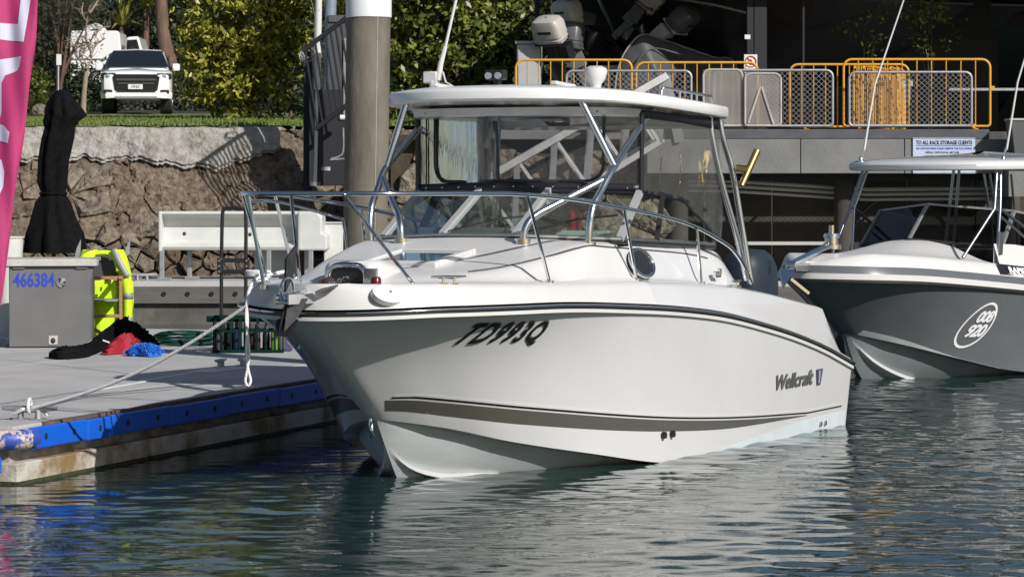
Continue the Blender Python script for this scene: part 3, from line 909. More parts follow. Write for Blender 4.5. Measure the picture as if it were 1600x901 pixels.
# anchor, roller, windlass locker
b = MB()
b.box((-.10, 0, 1.275), (.46, .10, .012)); b.box((-.10, -.05, 1.30), (.46, .01, .07)); b.box((-.10, .05, 1.30), (.46, .01, .07)); b.cyl((-.28, -.05, 1.30), (-.28, .05, 1.30), .035, 12)
b.obj("bow_roller", 'steel', boat, bevel=.003)
M['ankr'] = mat("dull_anchor_steel", (0.03, 0.03, 0.033), 0.7, 0.0, col2=(0.015, 0.015, 0.016), scale=14)
anc = thing("anchor", "", "")
for k in ('label', 'category'): del anc[k]
anc.parent = boat
b = MB(); b.bar((-.32, 0, 1.30), (.22, 0, 1.365), .022, .045); b.obj("shank", 'steel', anc, bevel=.004)
for sg in (1, -1):
    b = MB(); b.prism([(-.26, sg * .01, 1.30), (-.33, sg * .02, 1.09), (-.23, sg * .065, 1.18), (-.13, sg * .08, 1.29), (-.12, sg * .03, 1.29)], (.012, 0, .01)); b.obj("fluke", 'ankr', anc)
b = MB(); b.prism([(-.345, -.05, 1.06), (-.345, .05, 1.06), (-.26, .08, 1.15), (-.26, -.08, 1.15)], (.02, 0, .02)); b.obj("fluke_tip", 'blk', anc)
b = MB(); b.tube([(-.22 + .085 * math.cos(a), 0.02, 1.355 + .085 * math.sin(a)) for a in [k * math.pi / 8 for k in range(-3, 12)]], .009, 6); b.obj("roll_bar", 'steel', anc, smooth=60)
b = MB(); b.prism([(-.10, .10, 1.34), (-.09, .10, 1.56), (.06, .10, 1.66), (-.0, .10, 1.44)], (.01, .02, 0)); b.obj("upright_fluke", 'ankr', anc)
b = MB(); b.prism([(-.10, -.12, 1.335), (.06, -.10, 1.36), (.10, -.20, 1.385), (-.02, -.22, 1.37)], (0, 0, .012)); b.obj("anchor_plate", 'dkgrey', anc)
b = MB()
for i in range(9):
    p = Vector((.22 + .048 * i, .0, 1.365 + .008 * i)); q = p + Vector((.05, 0, .008))
    d = Vector((0, .012, 0)) if i % 2 else Vector((0, 0, .012))
    b.tube([p - d, q - d, q + d, p + d], .0065, 5, closed=True)
b.obj("anchor_chain", 'steel', boat)
b = MB(); b.ball((.40, .05, 1.375), (.055, .055, .055)); b.cyl((.40, -.02, 1.375), (.40, .12, 1.375), .035, 10); b.ball((.46, .11, 1.36), (.04, .04, .035)); b.obj("windlass_drum", 'rust', boat, smooth=60)
b = MB(); rows = []
for u, w, zz in ((.575, .17, 1.512), (.60, .20, 1.53), (.72, .21, 1.535), (.95, .20, 1.50), (1.25, .16, 1.44)):
    rows.append([BP(u, v, z) for v, z in ((-w - .08, 1.30), (-w, 1.40), (-w + .005, zz - .04), (-w + .04, zz), (w - .04, zz), (w - .005, zz - .04), (w, 1.40), (w + .08, 1.30))])
b.grid(rows); b.add(rows[0], [tuple(range(8))]); b.obj("windlass_hood", 'deck', boat, smooth=50)
def slot(v0, v1, z0, z1, u, n=8):
    r = (z1 - z0) / 2; zc = (z0 + z1) / 2
    return [(u, -(v1 - r + r * math.cos(a)), zc + r * math.sin(a)) for a in [-math.pi / 2 + math.pi * k / n for k in range(n + 1)]] + [(u, -(v0 + r - r * math.cos(a)), zc - r * math.sin(a)) for a in [-math.pi / 2 + math.pi * k / n for k in range(n + 1)]]
b = MB(); sl_ = slot(-.14, .14, 1.345, 1.495, .565); b.prism(sl_, (.10, 0, 0)); b.obj("locker_opening", 'blk', boat)
b = MB(); b.tube(slot(-.15, .15, 1.335, 1.505, .56), .02, 8, closed=True); b.obj("locker_rim", 'steel', boat, smooth=60)
b = MB(); b.box((.52, -.20, 1.40), (.03, .10, .17)); b.box((.47, -.20, 1.33), (.12, .12, .012)); b.obj("chain_stopper", 'steel', boat, bevel=.004)
b = MB(); b.lathe([(0, 0), (.036, 0), (.036, .05), (.025, .065), (0, .065)], BP(.30, .36, 1.372), 14); b.obj("navigation_light", 'darkred', boat, smooth=40)
b = MB(); b.box(BP(.30, .36, 1.368), (.10, .12, .02)); b.obj("light_base", 'steel', boat, bevel=.006)
# deck fittings
fn = Vector((-.35, -.66, .66)).normalized(); f1 = Vector((.82, -.57, 0)); f1 = (f1 - fn * f1.dot(fn)).normalized(); f2 = fn.cross(f1)
fc = Vector(BP(.22, HB.vg(.22) - .045, 1.325))
b = MB(); b.grid([[fc + fn * h + (f1 * math.cos(a) * 1.25 + f2 * math.sin(a) * .8) * k for a in [j * math.pi / 12 for j in range(24)]] for k, h in ((.10, -.03), (.10, .010), (.085, .020), (.06, .016), (.055, .026), (.01, .028))], closed=True); b.obj("deck_fitting", 'top', boat, smooth=35)
def cleat(parent, c, L, h, w, ang=0.0, m='steel'):
    b = MB(); q = Matrix.Rotation(ang, 3, 'Z')
    def P(x, y, z): return Vector(c) + q @ Vector((x, y, z))
    b.tube([P(-L / 2, 0, h * 1.0), P(-L / 4, 0, h * .95), P(0, 0, h * .9), P(L / 4, 0, h * .95), P(L / 2, 0, h)], [w * .55, w * .8, w, w * .8, w * .55], 8)
    for s_ in (-1, 1):
        b.cyl(P(s_ * L * .16, 0, 0), P(s_ * L * .16, 0, h * .9), w * .9, 8); b.box(P(s_ * L * .16, 0, .006), (w * 3.4, w * 3.4, .012), q)
    return b.obj("mooring_cleat", m, parent, smooth=45)
cleat(boat, BP(.62, .74, 1.384), .27, .05, .014, -.55); cleat(boat, BP(4.75, 1.19, 1.255), .2, .045, .012, 0.03)
cleat(boat, BP(.62, -.74, 1.384), .27, .05, .014, .55)
# deck hatch
hs = []
SEAM = pchip([(1.2, .60), (1.5, .72), (1.8, .82), (2.1, .90), (2.5, .96), (3.0, .99), (3.5, 1.01), (4.5, 1.04)])
hx = Matrix.Rotation(-.134, 3, 'Y')
b = MB()
for c, d in (((1.30, 0), (.06, .62)), ((1.88, 0), (.06, .62)), ((1.59, .28), (.52, .06)), ((1.59, -.28), (.52, .06))):
    b.box(BP(c[0], c[1], 1.478 + (c[0] - 1.30) * .135 + .016), (d[0], d[1], .05), hx)
b.obj("deck_hatch", 'deck', boat, bevel=.012)
b = MB(); b.box(BP(1.59, 0, 1.532), (.53, .51, .02), hx); b.obj("hatch_glass", 'hatchglass', boat, bevel=.004)
b = MB(); b.tube([BP(q, w, deck_z(q, w) + .005) for q, w in [(1.2 + 3.3 * i / 60, SEAM(1.2 + 3.3 * i / 60)) for i in range(61)]], .006, 6); b.obj("deck_seam", 'dkgrey', boat)
# porthole on the trunk side, latch
pc = Vector(BP(3.10, 1.075, 1.47)); nn = Vector((-.05, -1, .45)).normalized(); t1 = Vector((1, 0, 0)); t1 = (t1 - nn * t1.dot(nn)).normalized(); t2 = nn.cross(t1)
b = MB(); b.tube([pc + (t1 * .175 * math.cos(a) + t2 * .108 * math.sin(a)) + nn * .012 for a in [k * math.pi / 14 for k in range(28)]], .016, 8, closed=True); b.obj("porthole_rim", 'steel', boat, smooth=60)
b = MB(); b.prism([pc + (t1 * .17 * math.cos(a) + t2 * .103 * math.sin(a)) - nn * .03 for a in [k * math.pi / 14 for k in range(28)]], nn * .045); b.obj("porthole_glass", 'rub', boat)
b = MB(); p = Vector(BP(4.42, 1.155, 1.36)); b.box(p, (.11, .03, .05)); b.box(p + Vector((0, -.02, .02)), (.03, .03, .05)); b.obj("fender_hook", 'steel', boat, bevel=.005)
b = MB(); p = HB.on_side(.945, .37); b.tube([(p.x - .02, 0, p.z - .045), (p.x - .055, 0, p.z - .03), (p.x - .06, 0, p.z + .03), (p.x - .05, 0, p.z + .07)], .012, 8); b.tube([(.925 + .028 * math.cos(a) - .03, .0 + .02 * math.cos(a), .365 + .05 * math.sin(a)) for a in [k * math.pi / 8 for k in range(16)]], .012, 6, closed=True); b.obj("bow_eye", 'steel', boat, smooth=60)
for u in (3.26, 3.40):
    b = MB(); p = HB.on_side(u, .195); b.tube([BP(p.x, p.y - .02, p.z), BP(p.x, p.y + .03, p.z)], .026, 10); b.obj("drain_outlet", 'blk', boat, smooth=40)
for u in (6.55, 6.67):
    b = MB(); p = HB.on_side(u, .05); b.tube([BP(p.x, p.y - .02, p.z), BP(p.x, p.y + .02, p.z)], .022, 10); b.obj("drain_outlet", 'alu', boat, smooth=40)
p = HB.on_side(.62, .93)
b = MB(); b.ball((p.x, p.y, p.z), (.015, .02, .02), 8, 6); b.obj("hull_fitting", 'alu', boat)
# lettering
HB.letter("registration_outline", "TD993Q", 'grey_ink', boat, 1.16, 1.035, .195, .008, .26, .006, .86, spacing=1.14)
HB.letter("registration", "TD993Q", 'black_ink', boat, 1.15, 1.031, .195, .0035, .26, .012, .86, spacing=1.14)
HB.letter("brand_lettering", "Wellcraft", 'grey_ink', boat, 5.80, .458, .165, .006, .25, .007, 1.45, spacing=1.0)
b = MB(); b.add([BP(*HB.on_side(u, z, .007)) for u, z in ((6.39, .385), (6.48, .385), (6.52, .520), (6.35, .520))], [(0, 1, 2, 3)]); b.obj("brand_mark", 'purple_ink', boat)
b = MB(); b.add([BP(*HB.on_side(u, z, .010)) for u, z in ((6.415, .40), (6.455, .40), (6.465, .51), (6.405, .51))], [(0, 1, 2, 3)]); b.obj("brand_mark_bar", 'reflect', boat)
# roof gear: aerial, floodlight, mushroom antenna
b = MB(); b.cyl(BP(3.2, -.70, 2.77), BP(3.2, -.70, 2.86), .035, 10); b.box(BP(3.2, -.72, 2.88), (.06, .12, .09)); b.obj("aerial_mount", 'deck', boat, smooth=40, bevel=.01)
b = MB(); b.tube([BP(3.2, -.66, 2.86), BP(3.2, -.64, 2.98), BP(3.205, -.60, 3.12)], [.028, .022, .017], 8); b.tube([BP(3.205, -.60, 3.12), BP(3.28, -.36, 4.2), BP(3.36, -.12, 5.2)], [.013, .010, .006], 8); b.obj("whip_aerial", 'deck', boat, smooth=50)
b = MB(); b.tube([BP(3.2, -.62, 2.92), BP(3.15, -.57, 2.84), BP(3.16, -.5, 2.80), BP(3.2, -.42, 2.80)], .007, 6); b.obj("aerial_cable", 'deck', boat, smooth=50)
b = MB(); b.box(BP(2.86, .0, 2.875), (.09, .155, .075)); b.box(BP(2.88, 0, 2.825), (.05, .05, .05)); b.obj("floodlight", 'blk', boat, bevel=.012)
b = MB()
for v in (-.04, .04):
    b.cyl(BP(2.80, v, 2.868), BP(2.82, v, 2.868), .026, 12)
b.obj("floodlight_lens", 'lamp', boat, smooth=40)
b = MB(); b.lathe([(0, .17), (.05, .168), (.085, .15), (.09, .12), (.075, .07), (.045, .03), (.04, 0), (0, 0)], BP(3.75, .42, 2.80), 18); b.obj("satellite_dome", 'deck', boat, smooth=50)
# outboard on the transom
ob = thing("outboard_motor", "", "")
for k in ('label', 'category'): del ob[k]
ob.parent = boat
ob.location = (.36, 0, 0)
b = MB(); rows = []
for z, du, dv, uo in ((.78, .20, .13, .02), (.86, .27, .175, .02), (1.0, .315, .205, .02), (1.16, .33, .215, .0), (1.32, .315, .21, -.02), (1.42, .27, .18, -.04), (1.475, .18, .12, -.05), (1.485, .02, .02, -.05)):
    rows.append([(7.78 + uo + du * math.copysign(abs(math.cos(a)) ** .75, math.cos(a)), dv * math.copysign(abs(math.sin(a)) ** .75, math.sin(a)), z) for a in [k * math.pi / 14 for k in range(28)]])
b.grid(rows, closed=True); b.obj("cowling", 'cowl', ob, smooth=40)
b = MB(); b.box((7.78, 0, .55), (.34, .22, .5)); b.box((7.80, 0, .1), (.28, .1, .9)); b.box((7.26, 0, .55), (.72, .3, .30)); b.obj("midsection", 'cowl', ob, bevel=.04)
b = MB(); b.tube([(7.70 + .0, -.2 - .02 * math.sin(k), .85 + .06 * k) for k in range(10)], .004, 5); b.obj("cowl_crease", 'blk', ob)

# ------------------------------------------------------------------ the dark grey boat behind
T2 = (3.05, 31.0); TH2 = R(90 - 40)
b2 = thing("grey_boat", "dark grey runabout with white foredeck and white hardtop behind the big white boat's stern", "boat", (T2[0], T2[1], 0), TH2)
H2 = Hull(6.2,
          vg=[(0, 0), (.03, .14), (.15, .36), (.4, .62), (.9, .88), (1.6, 1.06), (2.6, 1.16), (4, 1.18), (6.2, 1.12)],
          zg=[(0, 1.13), (.8, 1.10), (1.6, 1.04), (2.6, .96), (4, .86), (6.2, .78)],
          vc=[(.75, 0), (.9, .20), (1.2, .42), (1.8, .74), (2.6, .95), (4, 1.04), (6.14, 1.0)],
          zc=[(.75, .50), (1.2, .38), (1.8, .22), (2.6, .06), (4, -.04), (6.14, -.06)],
          zk=[(.75, .50), (.9, .22), (1.08, 0), (1.5, -.26), (2.4, -.4), (6.14, -.42)],
          zkn=[(0, 1.27), (1, 1.26), (2.2, 1.22), (3, 1.19), (6.2, 1.05)], uc0=.75, q0=1.8, N=40)
H2.mesh("hull", 'slate', b2, 'bottom2')
H2.strip("hull_bottom", 'bottom', b2, lambda u: H2.zc(u) + .002, lambda u: H2.zc(u) + .05 * (1 - sstep(1.0, 1.9, u)) + .004, .80, 2.4)
pth = [BP(*p) for p in H2.rail_path()]
b = MB(); sweep(b, pth, [(-.02, -.03), (.03, -.028), (.036, 0), (.03, .028), (-.02, .03)]); b.obj("rub_rail", 'deck', b2, smooth=30)
b = MB(); sweep(b, [(p[0], p[1], p[2] - .046) for p in pth], [(-.02, -.014), (.014, -.014), (.014, .014), (-.02, .014)]); b.obj("rail_lip", 'rub', b2)
b = MB(); sweep(b, [(p[0], p[1], p[2] + .003) for p in pth], [(.02, -.007), (.042, -.006), (.042, .006), (.02, .007)]); b.obj("rail_insert", 'rub', b2)
for sg in (1, -1):
    b = MB(); rows = []
    for i in range(25):
        t = .01 + .26 * i / 24
        p, q = H2.bottom(t, .40), H2.bottom(t, .54)
        k = math.sin(math.pi * min(1, i / 5) / 2)
        e = p + Vector((0, .05 * k, -.012 * k)); e2 = e + Vector((0, -.006, -.032 * k))
        rows.append([(x.x, -sg * x.y, x.z) for x in (p, e, e2, q)])
    b.grid(rows, flip=sg < 0); b.obj("spray_strake", 'gel', b2, smooth=30)
zt2 = pchip([(0, 1.28), (.5, 1.30), (1.2, 1.36), (2.0, 1.475), (2.6, 1.46), (3.4, 1.36), (6.2, 1.10)])
# the grey bulwark above the rub rail, then the white deck
b = MB(); b3 = MB(); rows = []; rows2 = []
for i in range(34):
    u = 2.25 * (i / 33) ** 1.6
    g, z, k = H2.vg(u), H2.zg(u), min(1, H2.vg(u) / .4)
    e = [(g - .002 * k, z + .02), (g - .02 * k, z + .06), (g - .05 * k, z + .11)]
    rows.append([BP(u, v, zz) for v, zz in e]); rows2.append([BP(u, -v, zz) for v, zz in e])
    v0 = g - .05 * k; z0 = z + .11
    h = [(v0, z0), (v0 - .012 * k, z0 + .03 * k), (v0 - .05 * k, z0 + .10 * k * min(1, u / .6 + .3)), (v0 - .10 * k, z0 + .13 * k * min(1, u / .6 + .3))]
    vb = h[-1][0]
    zb_ = h[-1][1]
    h += [(vb * (1 - j / 10), zb_ + (max(zt2(u), zb_) - zb_) * sstep(0, .9, j / 10)) for j in range(1, 11)]
    b3.v  # noqa
    b.mi
    if i == 0: drows = []
    drows.append([BP(u, v, zz) for v, zz in h] + [BP(u, -v, zz) for v, zz in reversed(h[:-1])])
b.grid(rows); b.grid(rows2, flip=True)
rows = []; rows2 = []; crows = []; crows2 = []
for i in range(21):
    u = 2.25 + (6.2 - 2.25) * i / 20
    g, z = H2.vg(u), H2.zg(u)
    e = [(g - .002, z + .02), (g - .02, z + .06), (g - .05, z + .11)]
    rows.append([BP(u, v, zz) for v, zz in e]); rows2.append([BP(u, -v, zz) for v, zz in e])
    t_ = max(zt2(u) - .03, z + .14) if u < 3.2 else z + .26
    c = [(g - .05, z + .11), (g - .06, z + .14), (g - .10, z + .21), (g - .15, z + .24), (g - .22, max(t_, z + .24)), (g - .24, .35)]
    crows.append([BP(u, v, zz) for v, zz in c]); crows2.append([BP(u, -v, zz) for v, zz in c])
b.grid(rows); b.grid(rows2, flip=True)
b.obj("topside_band", 'slate', b2, smooth=40)
b3.grid(drows); b3.grid(crows); b3.grid(crows2, flip=True); b3.obj("deck", 'deck', b2, smooth=35)
b = MB(); b.box((4.3, 0, .32), (3.8, 1.9, .04)); b.obj("cockpit_floor", 'dkgrey', b2)
b = MB(); b.box((2.85, 0, 1.28), (.5, 1.7, .18)); b.box((3.9, .45, .9), (.45, .45, .7)); b.box((3.9, -.45, .9), (.45, .45, .7)); b.obj("helm_console", 'dkgrey', b2, bevel=.04)
# windscreen
WB2 = [(3.6, .97, 1.36), (2.45, .90, 1.405), (2.02, 0, 1.485), (2.45, -.90, 1.405), (3.6, -.97, 1.36)]
WT2 = [(3.75, .93, 1.66), (2.78, .86, 1.79), (2.40, 0, 1.865), (2.78, -.86, 1.79), (3.75, -.93, 1.66)]
for i in range(4):
    b = MB(); b.add([BP(*WB2[i]), BP(*WB2[i + 1]), BP(*WT2[i + 1]), BP(*WT2[i])], [(0, 1, 2, 3)]); b.obj("windscreen_pane", 'glassdk', b2)
b = MB(); b.tube([BP(*p) for p in WT2], .016, 6); b.obj("windscreen_top_rail", 'galv', b2)
b = MB(); b.tube([BP(*p) for p in WB2], .016, 6); b.obj("windscreen_sill", 'rub', b2)
for i in (1, 2, 3):
    b = MB(); b.bar(BP(*WB2[i]), BP(*WT2[i]), .03, .05); b.obj("windscreen_post", 'galv', b2)
# hardtop and legs
HT2 = [(1.86, 0), (1.90, .45), (2.06, .82), (2.45, 1.0), (3.4, 1.06), (4.2, 1.06), (4.6, .98), (4.68, .5)]
def ht2(k, z, cr=0.0):
    pts = HT2 + [(4.68, 0)]
    ring = pts + [(u, -v) for u, v in reversed(pts[1:-1])]
    return [BP(3.45 + (u - 3.45) * k, v * k, z + .012 * (u - 2.2) + cr * (1 - (v * k) ** 2) * (1 - (abs(u - 3.2) * k / 1.6) ** 2)) for u, v in ring]
b = MB(); b.grid([ht2(.05, 2.26), ht2(.85, 2.25), ht2(.95, 2.235), ht2(.99, 2.245), ht2(1, 2.27), ht2(1, 2.30), ht2(.985, 2.325), ht2(.94, 2.345, .015), ht2(.7, 2.36, .05), ht2(.05, 2.36, .07)], closed=True); b.obj("hardtop", 'gel', b2, smooth=40)
M['leg2'] = mat("dull_steel_tube", (0.40, 0.42, 0.46), 0.3, 1.0)
def tub2(pts, r=.018, name="hardtop_leg"):
    b = MB(); b.tube([BP(*p) for p in pts], r, 8); return b.obj(name, 'leg2', b2, smooth=60)
for sg in (1, -1):
    tub2([(2.42, sg * .86, 2.25), (2.25, sg * .93, 1.82), (1.75, sg * .84, 1.30)]); tub2([(2.50, sg * .86, 2.25), (2.35, sg * .94, 1.82), (2.30, sg * .93, 1.33)])
    tub2([(2.25, sg * .94, 1.82), (2.35, sg * .94, 1.82)], .012, "leg_brace")
    tub2([(2.335, sg * .90, 2.03), (2.42, sg * .90, 2.03)], .012, "leg_brace")
    tub2([(2.35, sg * .94, 1.82), (3.4, sg * 1.0, 1.36)]); tub2([(2.35, sg * .94, 1.74), (3.1, sg * 1.0, 1.36)], .014)
    tub2([(4.3, sg * .84, 2.26), (4.3, sg * .98, 1.2)]); tub2([(4.42, sg * .84, 2.26), (4.5, sg * .98, 1.2)])
b = MB(); b.box(BP(2.33, .955, 1.40), (.09, .02, .34), Matrix.Rotation(.1, 3, 'Y')); b.obj("leg_plate", 'leg2', b2, bevel=.006)
tub2([(3.0, .35, 2.2), (3.3, .33, 1.2)], .016, "inner_leg"); tub2([(3.12, .35, 2.2), (3.45, .33, 1.2)], .016, "inner_leg"); tub2([(3.5, .40, 2.2), (3.8, .33, 1.2)], .014, "inner_leg")
for c, t in (((2.12, -.70), (2.56, -.30)), ((2.55, .86), (3.0, 1.2))):
    b = MB(); b.lathe([(0, 0), (.03, 0), (.03, .04), (.015, .07), (0, .07)], BP(c[0], c[1], 2.325), 10); b.tube([BP(c[0], c[1], 2.36), BP(c[0] + .02, c[1] + .03, 2.48)], .016, 6); b.obj("aerial_mount", 'steel', b2, smooth=50)
    b = MB(); b.tube([BP(c[0] + .02, c[1] + .03, 2.46), BP(c[0] + .12, c[1] + .11, 3.2), BP(t[0] + .1, t[1], 4.6)], [.013, .011, .007], 8); b.obj("whip_aerial", 'deck', b2, smooth=50)
# anchor gear on the grey boat's bow
b = MB(); b.box((.10, 0, 1.35), (.75, .10, .03), Matrix.Rotation(-.25, 3, 'Y')); b.cyl((-.22, -.06, 1.24), (-.22, .06, 1.24), .05, 12); b.box((-.1, 0, 1.22), (.3, .13, .08)); b.obj("bow_roller", 'steel', b2, bevel=.005)
b = MB(); b.bar((-.3, 0, 1.2), (.45, 0, 1.45), .03, .05); b.prism([(-.34, -.1, 1.18), (-.40, 0, 1.0), (-.34, .1, 1.18), (-.22, 0, 1.22)], (.02, 0, .02)); b.bar((-.25, .0, 1.1), (-.1, -.12, .95), .02, .03); b.obj("anchor", 'steel', b2)
b = MB(); b.lathe([(0, 0), (.10, 0), (.10, .05), (.075, .06), (.075, .12), (.09, .13), (.085, .16), (.03, .17), (.03, .25), (0, .25)], (.50, 0, 1.40), 14); b.obj("windlass", 'steel', b2, smooth=40)
# registration in its white oval, name on the cockpit side
def h2p(u, z, off): return BP(*H2.on_side(u, z, off))
uc_, zc_ = 1.90, .575
def ov(k, a, off):
    x, y = .205 * k * math.cos(a), .245 * k * math.sin(a)
    return h2p(uc_ + x + y * .42, zc_ + y, off)
b = MB(); b.grid([[ov(1.0, k * math.pi / 20, .008), ov(.90, k * math.pi / 20, .008)] for k in range(41)]); b.obj("registration_oval", 'white_ink', b2)
H2.letter("registration", "008", 'white_ink', b2, uc_ + .05, zc_ + .085, .165, .006, .5, .009, 1.0, spacing=.85)
H2.letter("registration", "920", 'white_ink', b2, uc_ - .02, zc_ - .065, .18, .006, .5, .009, 1.0, spacing=.85)
pp = [(2.60, H2.vg(2.60)), (3.3, H2.vg(3.3))]
def nm(u, z, off=0.0):
    g = H2.vg(u); zz = H2.zg(u)
    return BP(u, g - .075 - (z - .155) * .45 + .012 + off, zz + z)
b = MB(); b.add([nm(2.12, .12), nm(2.9, .12), nm(2.9, .235), nm(2.12, .235)], [(0, 1, 2, 3)]); b.obj("name_plate", 'black_ink', b2, solid=.004)
vs, fs = text_mesh("RAPID", .085, .004, 0)
b = MB(); b.add([nm(2.47 + x * 1.5, .178 + y, .012) for x, y in vs], fs); b.obj("name_lettering", 'white_ink', b2)

# ------------------------------------------------------------------ the near dock
DK = (-3.378, 20.27); DA = math.atan2(.949, .314)          # corner nearest the camera; local x runs away along the boat, y inwards
DZ = .40
dock = thing("dock", "grey floating dock edged with blue plastic fender strips in front of the grey box", "dock", (DK[0], DK[1], 0), DA)
def dl(px, py, z=DZ):
    """pixel on the dock's deck -> dock coordinates"""
    y = F * (H - z) / (py - YH); x = (px - 800) / F * y
    dx, dy = x - DK[0], y - DK[1]
    c, s_ = math.cos(DA), math.sin(DA)
    return Vector((dx * c + dy * s_, -dx * s_ + dy * c, z))
def dw(x, y, z=DZ):
    c, s_ = math.cos(DA), math.sin(DA)
    return Vector((DK[0] + x * c - y * s_, DK[1] + x * s_ + y * c, z))
LD, WD, JY = 13.6, 7.0, .93
first = None
for (y0, y1, xs) in ((.03, JY, [0.03, 6.9, 10.2, LD]), (JY, 3.4, [.03, 4.3, 8.6, LD]), (3.4, WD, [.03, 4.3, 8.6, LD])):
    for i in range(3):
        b = MB(); b.box(((xs[i] + xs[i + 1]) / 2, (y0 + y1) / 2, DZ - .04), (xs[i + 1] - xs[i] - .014, y1 - y0 - .014, .08)); b.obj("deck_panel", 'conc', dock, bevel=.008)
b = MB(); b.box((LD / 2, WD / 2 + .05, DZ - .17), (LD - .16, WD - .10, .16)); b.obj("timber_waler", 'waler', dock)
# concrete floats under the deck, with the weed line at the water
x = .03
for L in (2.1, .0, 4.1, 4.1, 2.9):
    if L == 0: continue
    b = MB(); b.box((x + L / 2, WD / 2, -.06), (L - .03, WD - .02, .42)); b.obj("concrete_float", 'float', dock, bevel=.012)
    b = MB(); b.box((x + L / 2, WD / 2, .006), (L - .02, WD - .01, .035)); b.obj("weed_line", 'weed', dock)
    x += L + .05
# fender strips with bolt recesses along the edge
fl = [.16, 1.02, 1.42, 2.45, 3.5, 4.55, 5.6, 6.65, 7.7, 8.75, 9.8, 10.85, 11.9]
hb = MB(); hb.cyl((0, .004, 0), (0, -.0365, 0), .024, 10); hole = None
def fender(x0, x1, dz, m):
    global hole
    b = MB(); b.box(((x0 + x1) / 2, -.014, DZ - .092 + dz), (x1 - x0 - .012, .04, .150)); f = b.obj("fender_strip", m, dock, bevel=.01)
    n = max(1, round((x1 - x0) / .42))
    for k in range(n):
        hx_ = x0 + (x1 - x0) * (k + .5) / n
        if hole is None:
            hole = hb.obj("bolt_recess", 'hole', f, smooth=40); hole.location = (hx_, 0, DZ - .09 + dz)
        else:
            rep(hole, f, (hx_, 0, DZ - .09 + dz))
for i in range(len(fl) - 1):
    fender(fl[i], fl[i + 1], -.006 * (i % 2), 'fender')
b = MB(); b.tube([(.22, -.012, DZ - .09), (.10, -.006, DZ - .09), (.02, .05, DZ - .09), (-.012, .16, DZ - .09), (-.012, .5, DZ - .09)], .07, 10); b.obj("corner_fender", 'fender_worn', dock, smooth=50)
b = MB(); b.box((-.01, 1.3, DZ - .09), (.04, 1.7, .15)); b.obj("fender_strip", 'fender', dock, bevel=.01)
b = MB(); b.box((-.03, .75, DZ - .26), (.04, 1.3, .11)); b.obj("fender_strip", 'fender', dock, bevel=.01)
b = MB(); b.box((LD / 2 + .2, .035, DZ - .010), (LD - .5, .05, .024)); b.obj("edge_timber", 'bark', dock)
# the flush cover strip and chain along the joint
p0, p1, p2 = dl(150, 609), dl(300, 583), dl(345, 577)
b = MB(); b.bar(p0 + Vector((0, 0, .004)), p1 + Vector((0, 0, .004)), .05, .012); b.obj("cover_strip", 'white_frp', dock)
b = MB(); b.prism([(p1.x + .1, p1.y + .1, DZ + .002), (p1.x + .1, p1.y - .16, DZ + .002), (p2.x + .2, p2.y - .20, DZ + .002), (p2.x + .35, p2.y, DZ + .002), (p2.x + .2, p2.y + .12, DZ + .002)], (0, 0, .008)); b.obj("joint_cover", 'white_frp', dock)
b = MB(); q0 = dl(0, 632)
for i in range(30):
    p = q0.lerp(p0, i / 30)
    b.box((p.x, p.y, DZ + .004), (.05, .02, .012))
b.obj("joint_chain", 'galv', dock)
p = dl(345, 574); cl = cleat(dock, (p.x, p.y, DZ), .32, .07, .02, .1, 'galv')
p = dl(380, 571); cleat(dock, (p.x, p.y, DZ), .30, .06, .018, .1, 'galv')
CLT = dl(46, 656); CLT.y = max(CLT.y, .16)
cleat(dock, (CLT.x, CLT.y, DZ), .40, .085, .026, 1.75, 'galv')
p = dl(18, 541); cleat(dock, (p.x, p.y, DZ), .40, .085, .026, 1.0, 'galv')

# pile beside the dock
pile = thing("mooring_pile", "tall round concrete pile with white cap standing behind the white boat's bow", "pile", (-1.36, 27.4, 0))
b = MB(); n = 26
b.grid([[(.203 * math.cos(2 * math.pi * k / n) + dx, .203 * math.sin(2 * math.pi * k / n), z) for k in range(n)] for z, dx in ((-.6, -.03), (1.0, 0), (2.2, .018), (3.63, .04))], closed=True)
b.obj("shaft", 'pile', pile, smooth=60)
b = MB(); b.lathe([(.206, 3.60), (.212, 3.605), (.212, 3.76), (.17, 4.0), (0, 4.18)], (.04, 0, 0), 26); b.obj("pile_cap", 'pilecap', pile, smooth=40)
b = MB()
for a in (-1.1,):
    b.tube([(.2035 * math.cos(a) + .0, .2035 * math.sin(a), 0.4), (.2035 * math.cos(a) + .022, .2035 * math.sin(a), 2.4), (.2035 * math.cos(a) + .04, .2035 * math.sin(a), 3.6)], .003, 5)
b.obj("casting_seam", 'conc', pile)

# mooring rope from the bow to the dock cleat, with its loose tail
bw = Matrix.Translation((-1.36, 19.7, 0)) @ Matrix.Rotation(TH, 4, 'Z')
def bwp(u, v, z): return bw @ Vector(BP(u, v, z))
ce = dw(CLT.x, CLT.y, DZ + .08)
be = bwp(.10, -.52, 1.235)
b = MB()
pts = [be.lerp(ce, i / 24) - Vector((0, 0, .10 * math.sin(math.pi * i / 24))) for i in range(25)]
b.tube(pts, .0125, 8)
b.tube([ce + Vector((.0, .06 * math.cos(a), .02 + .05 * math.sin(a))) for a in [k * math.pi / 6 for k in range(12)]], .0125, 8, closed=True)
b.tube([ce + Vector((-.12, .02, -.04)), ce + Vector((-.04, -.05, .0)), ce + Vector((.05, .05, .01)), ce + Vector((.13, -.02, -.04))], .0125, 8)
b.tube(smooth_path([be, bwp(.20, -.56, 1.34), bwp(.34, -.50, 1.42), bwp(.55, -.62, 1.42), bwp(.62, -.74, 1.44)], 5), .0125, 8)
b.tube(smooth_path([be, bwp(.16, -.50, 1.40), bwp(.30, -.36, 1.46), bwp(.46, -.50, 1.44), bwp(.60, -.70, 1.44)], 5), .0125, 8)
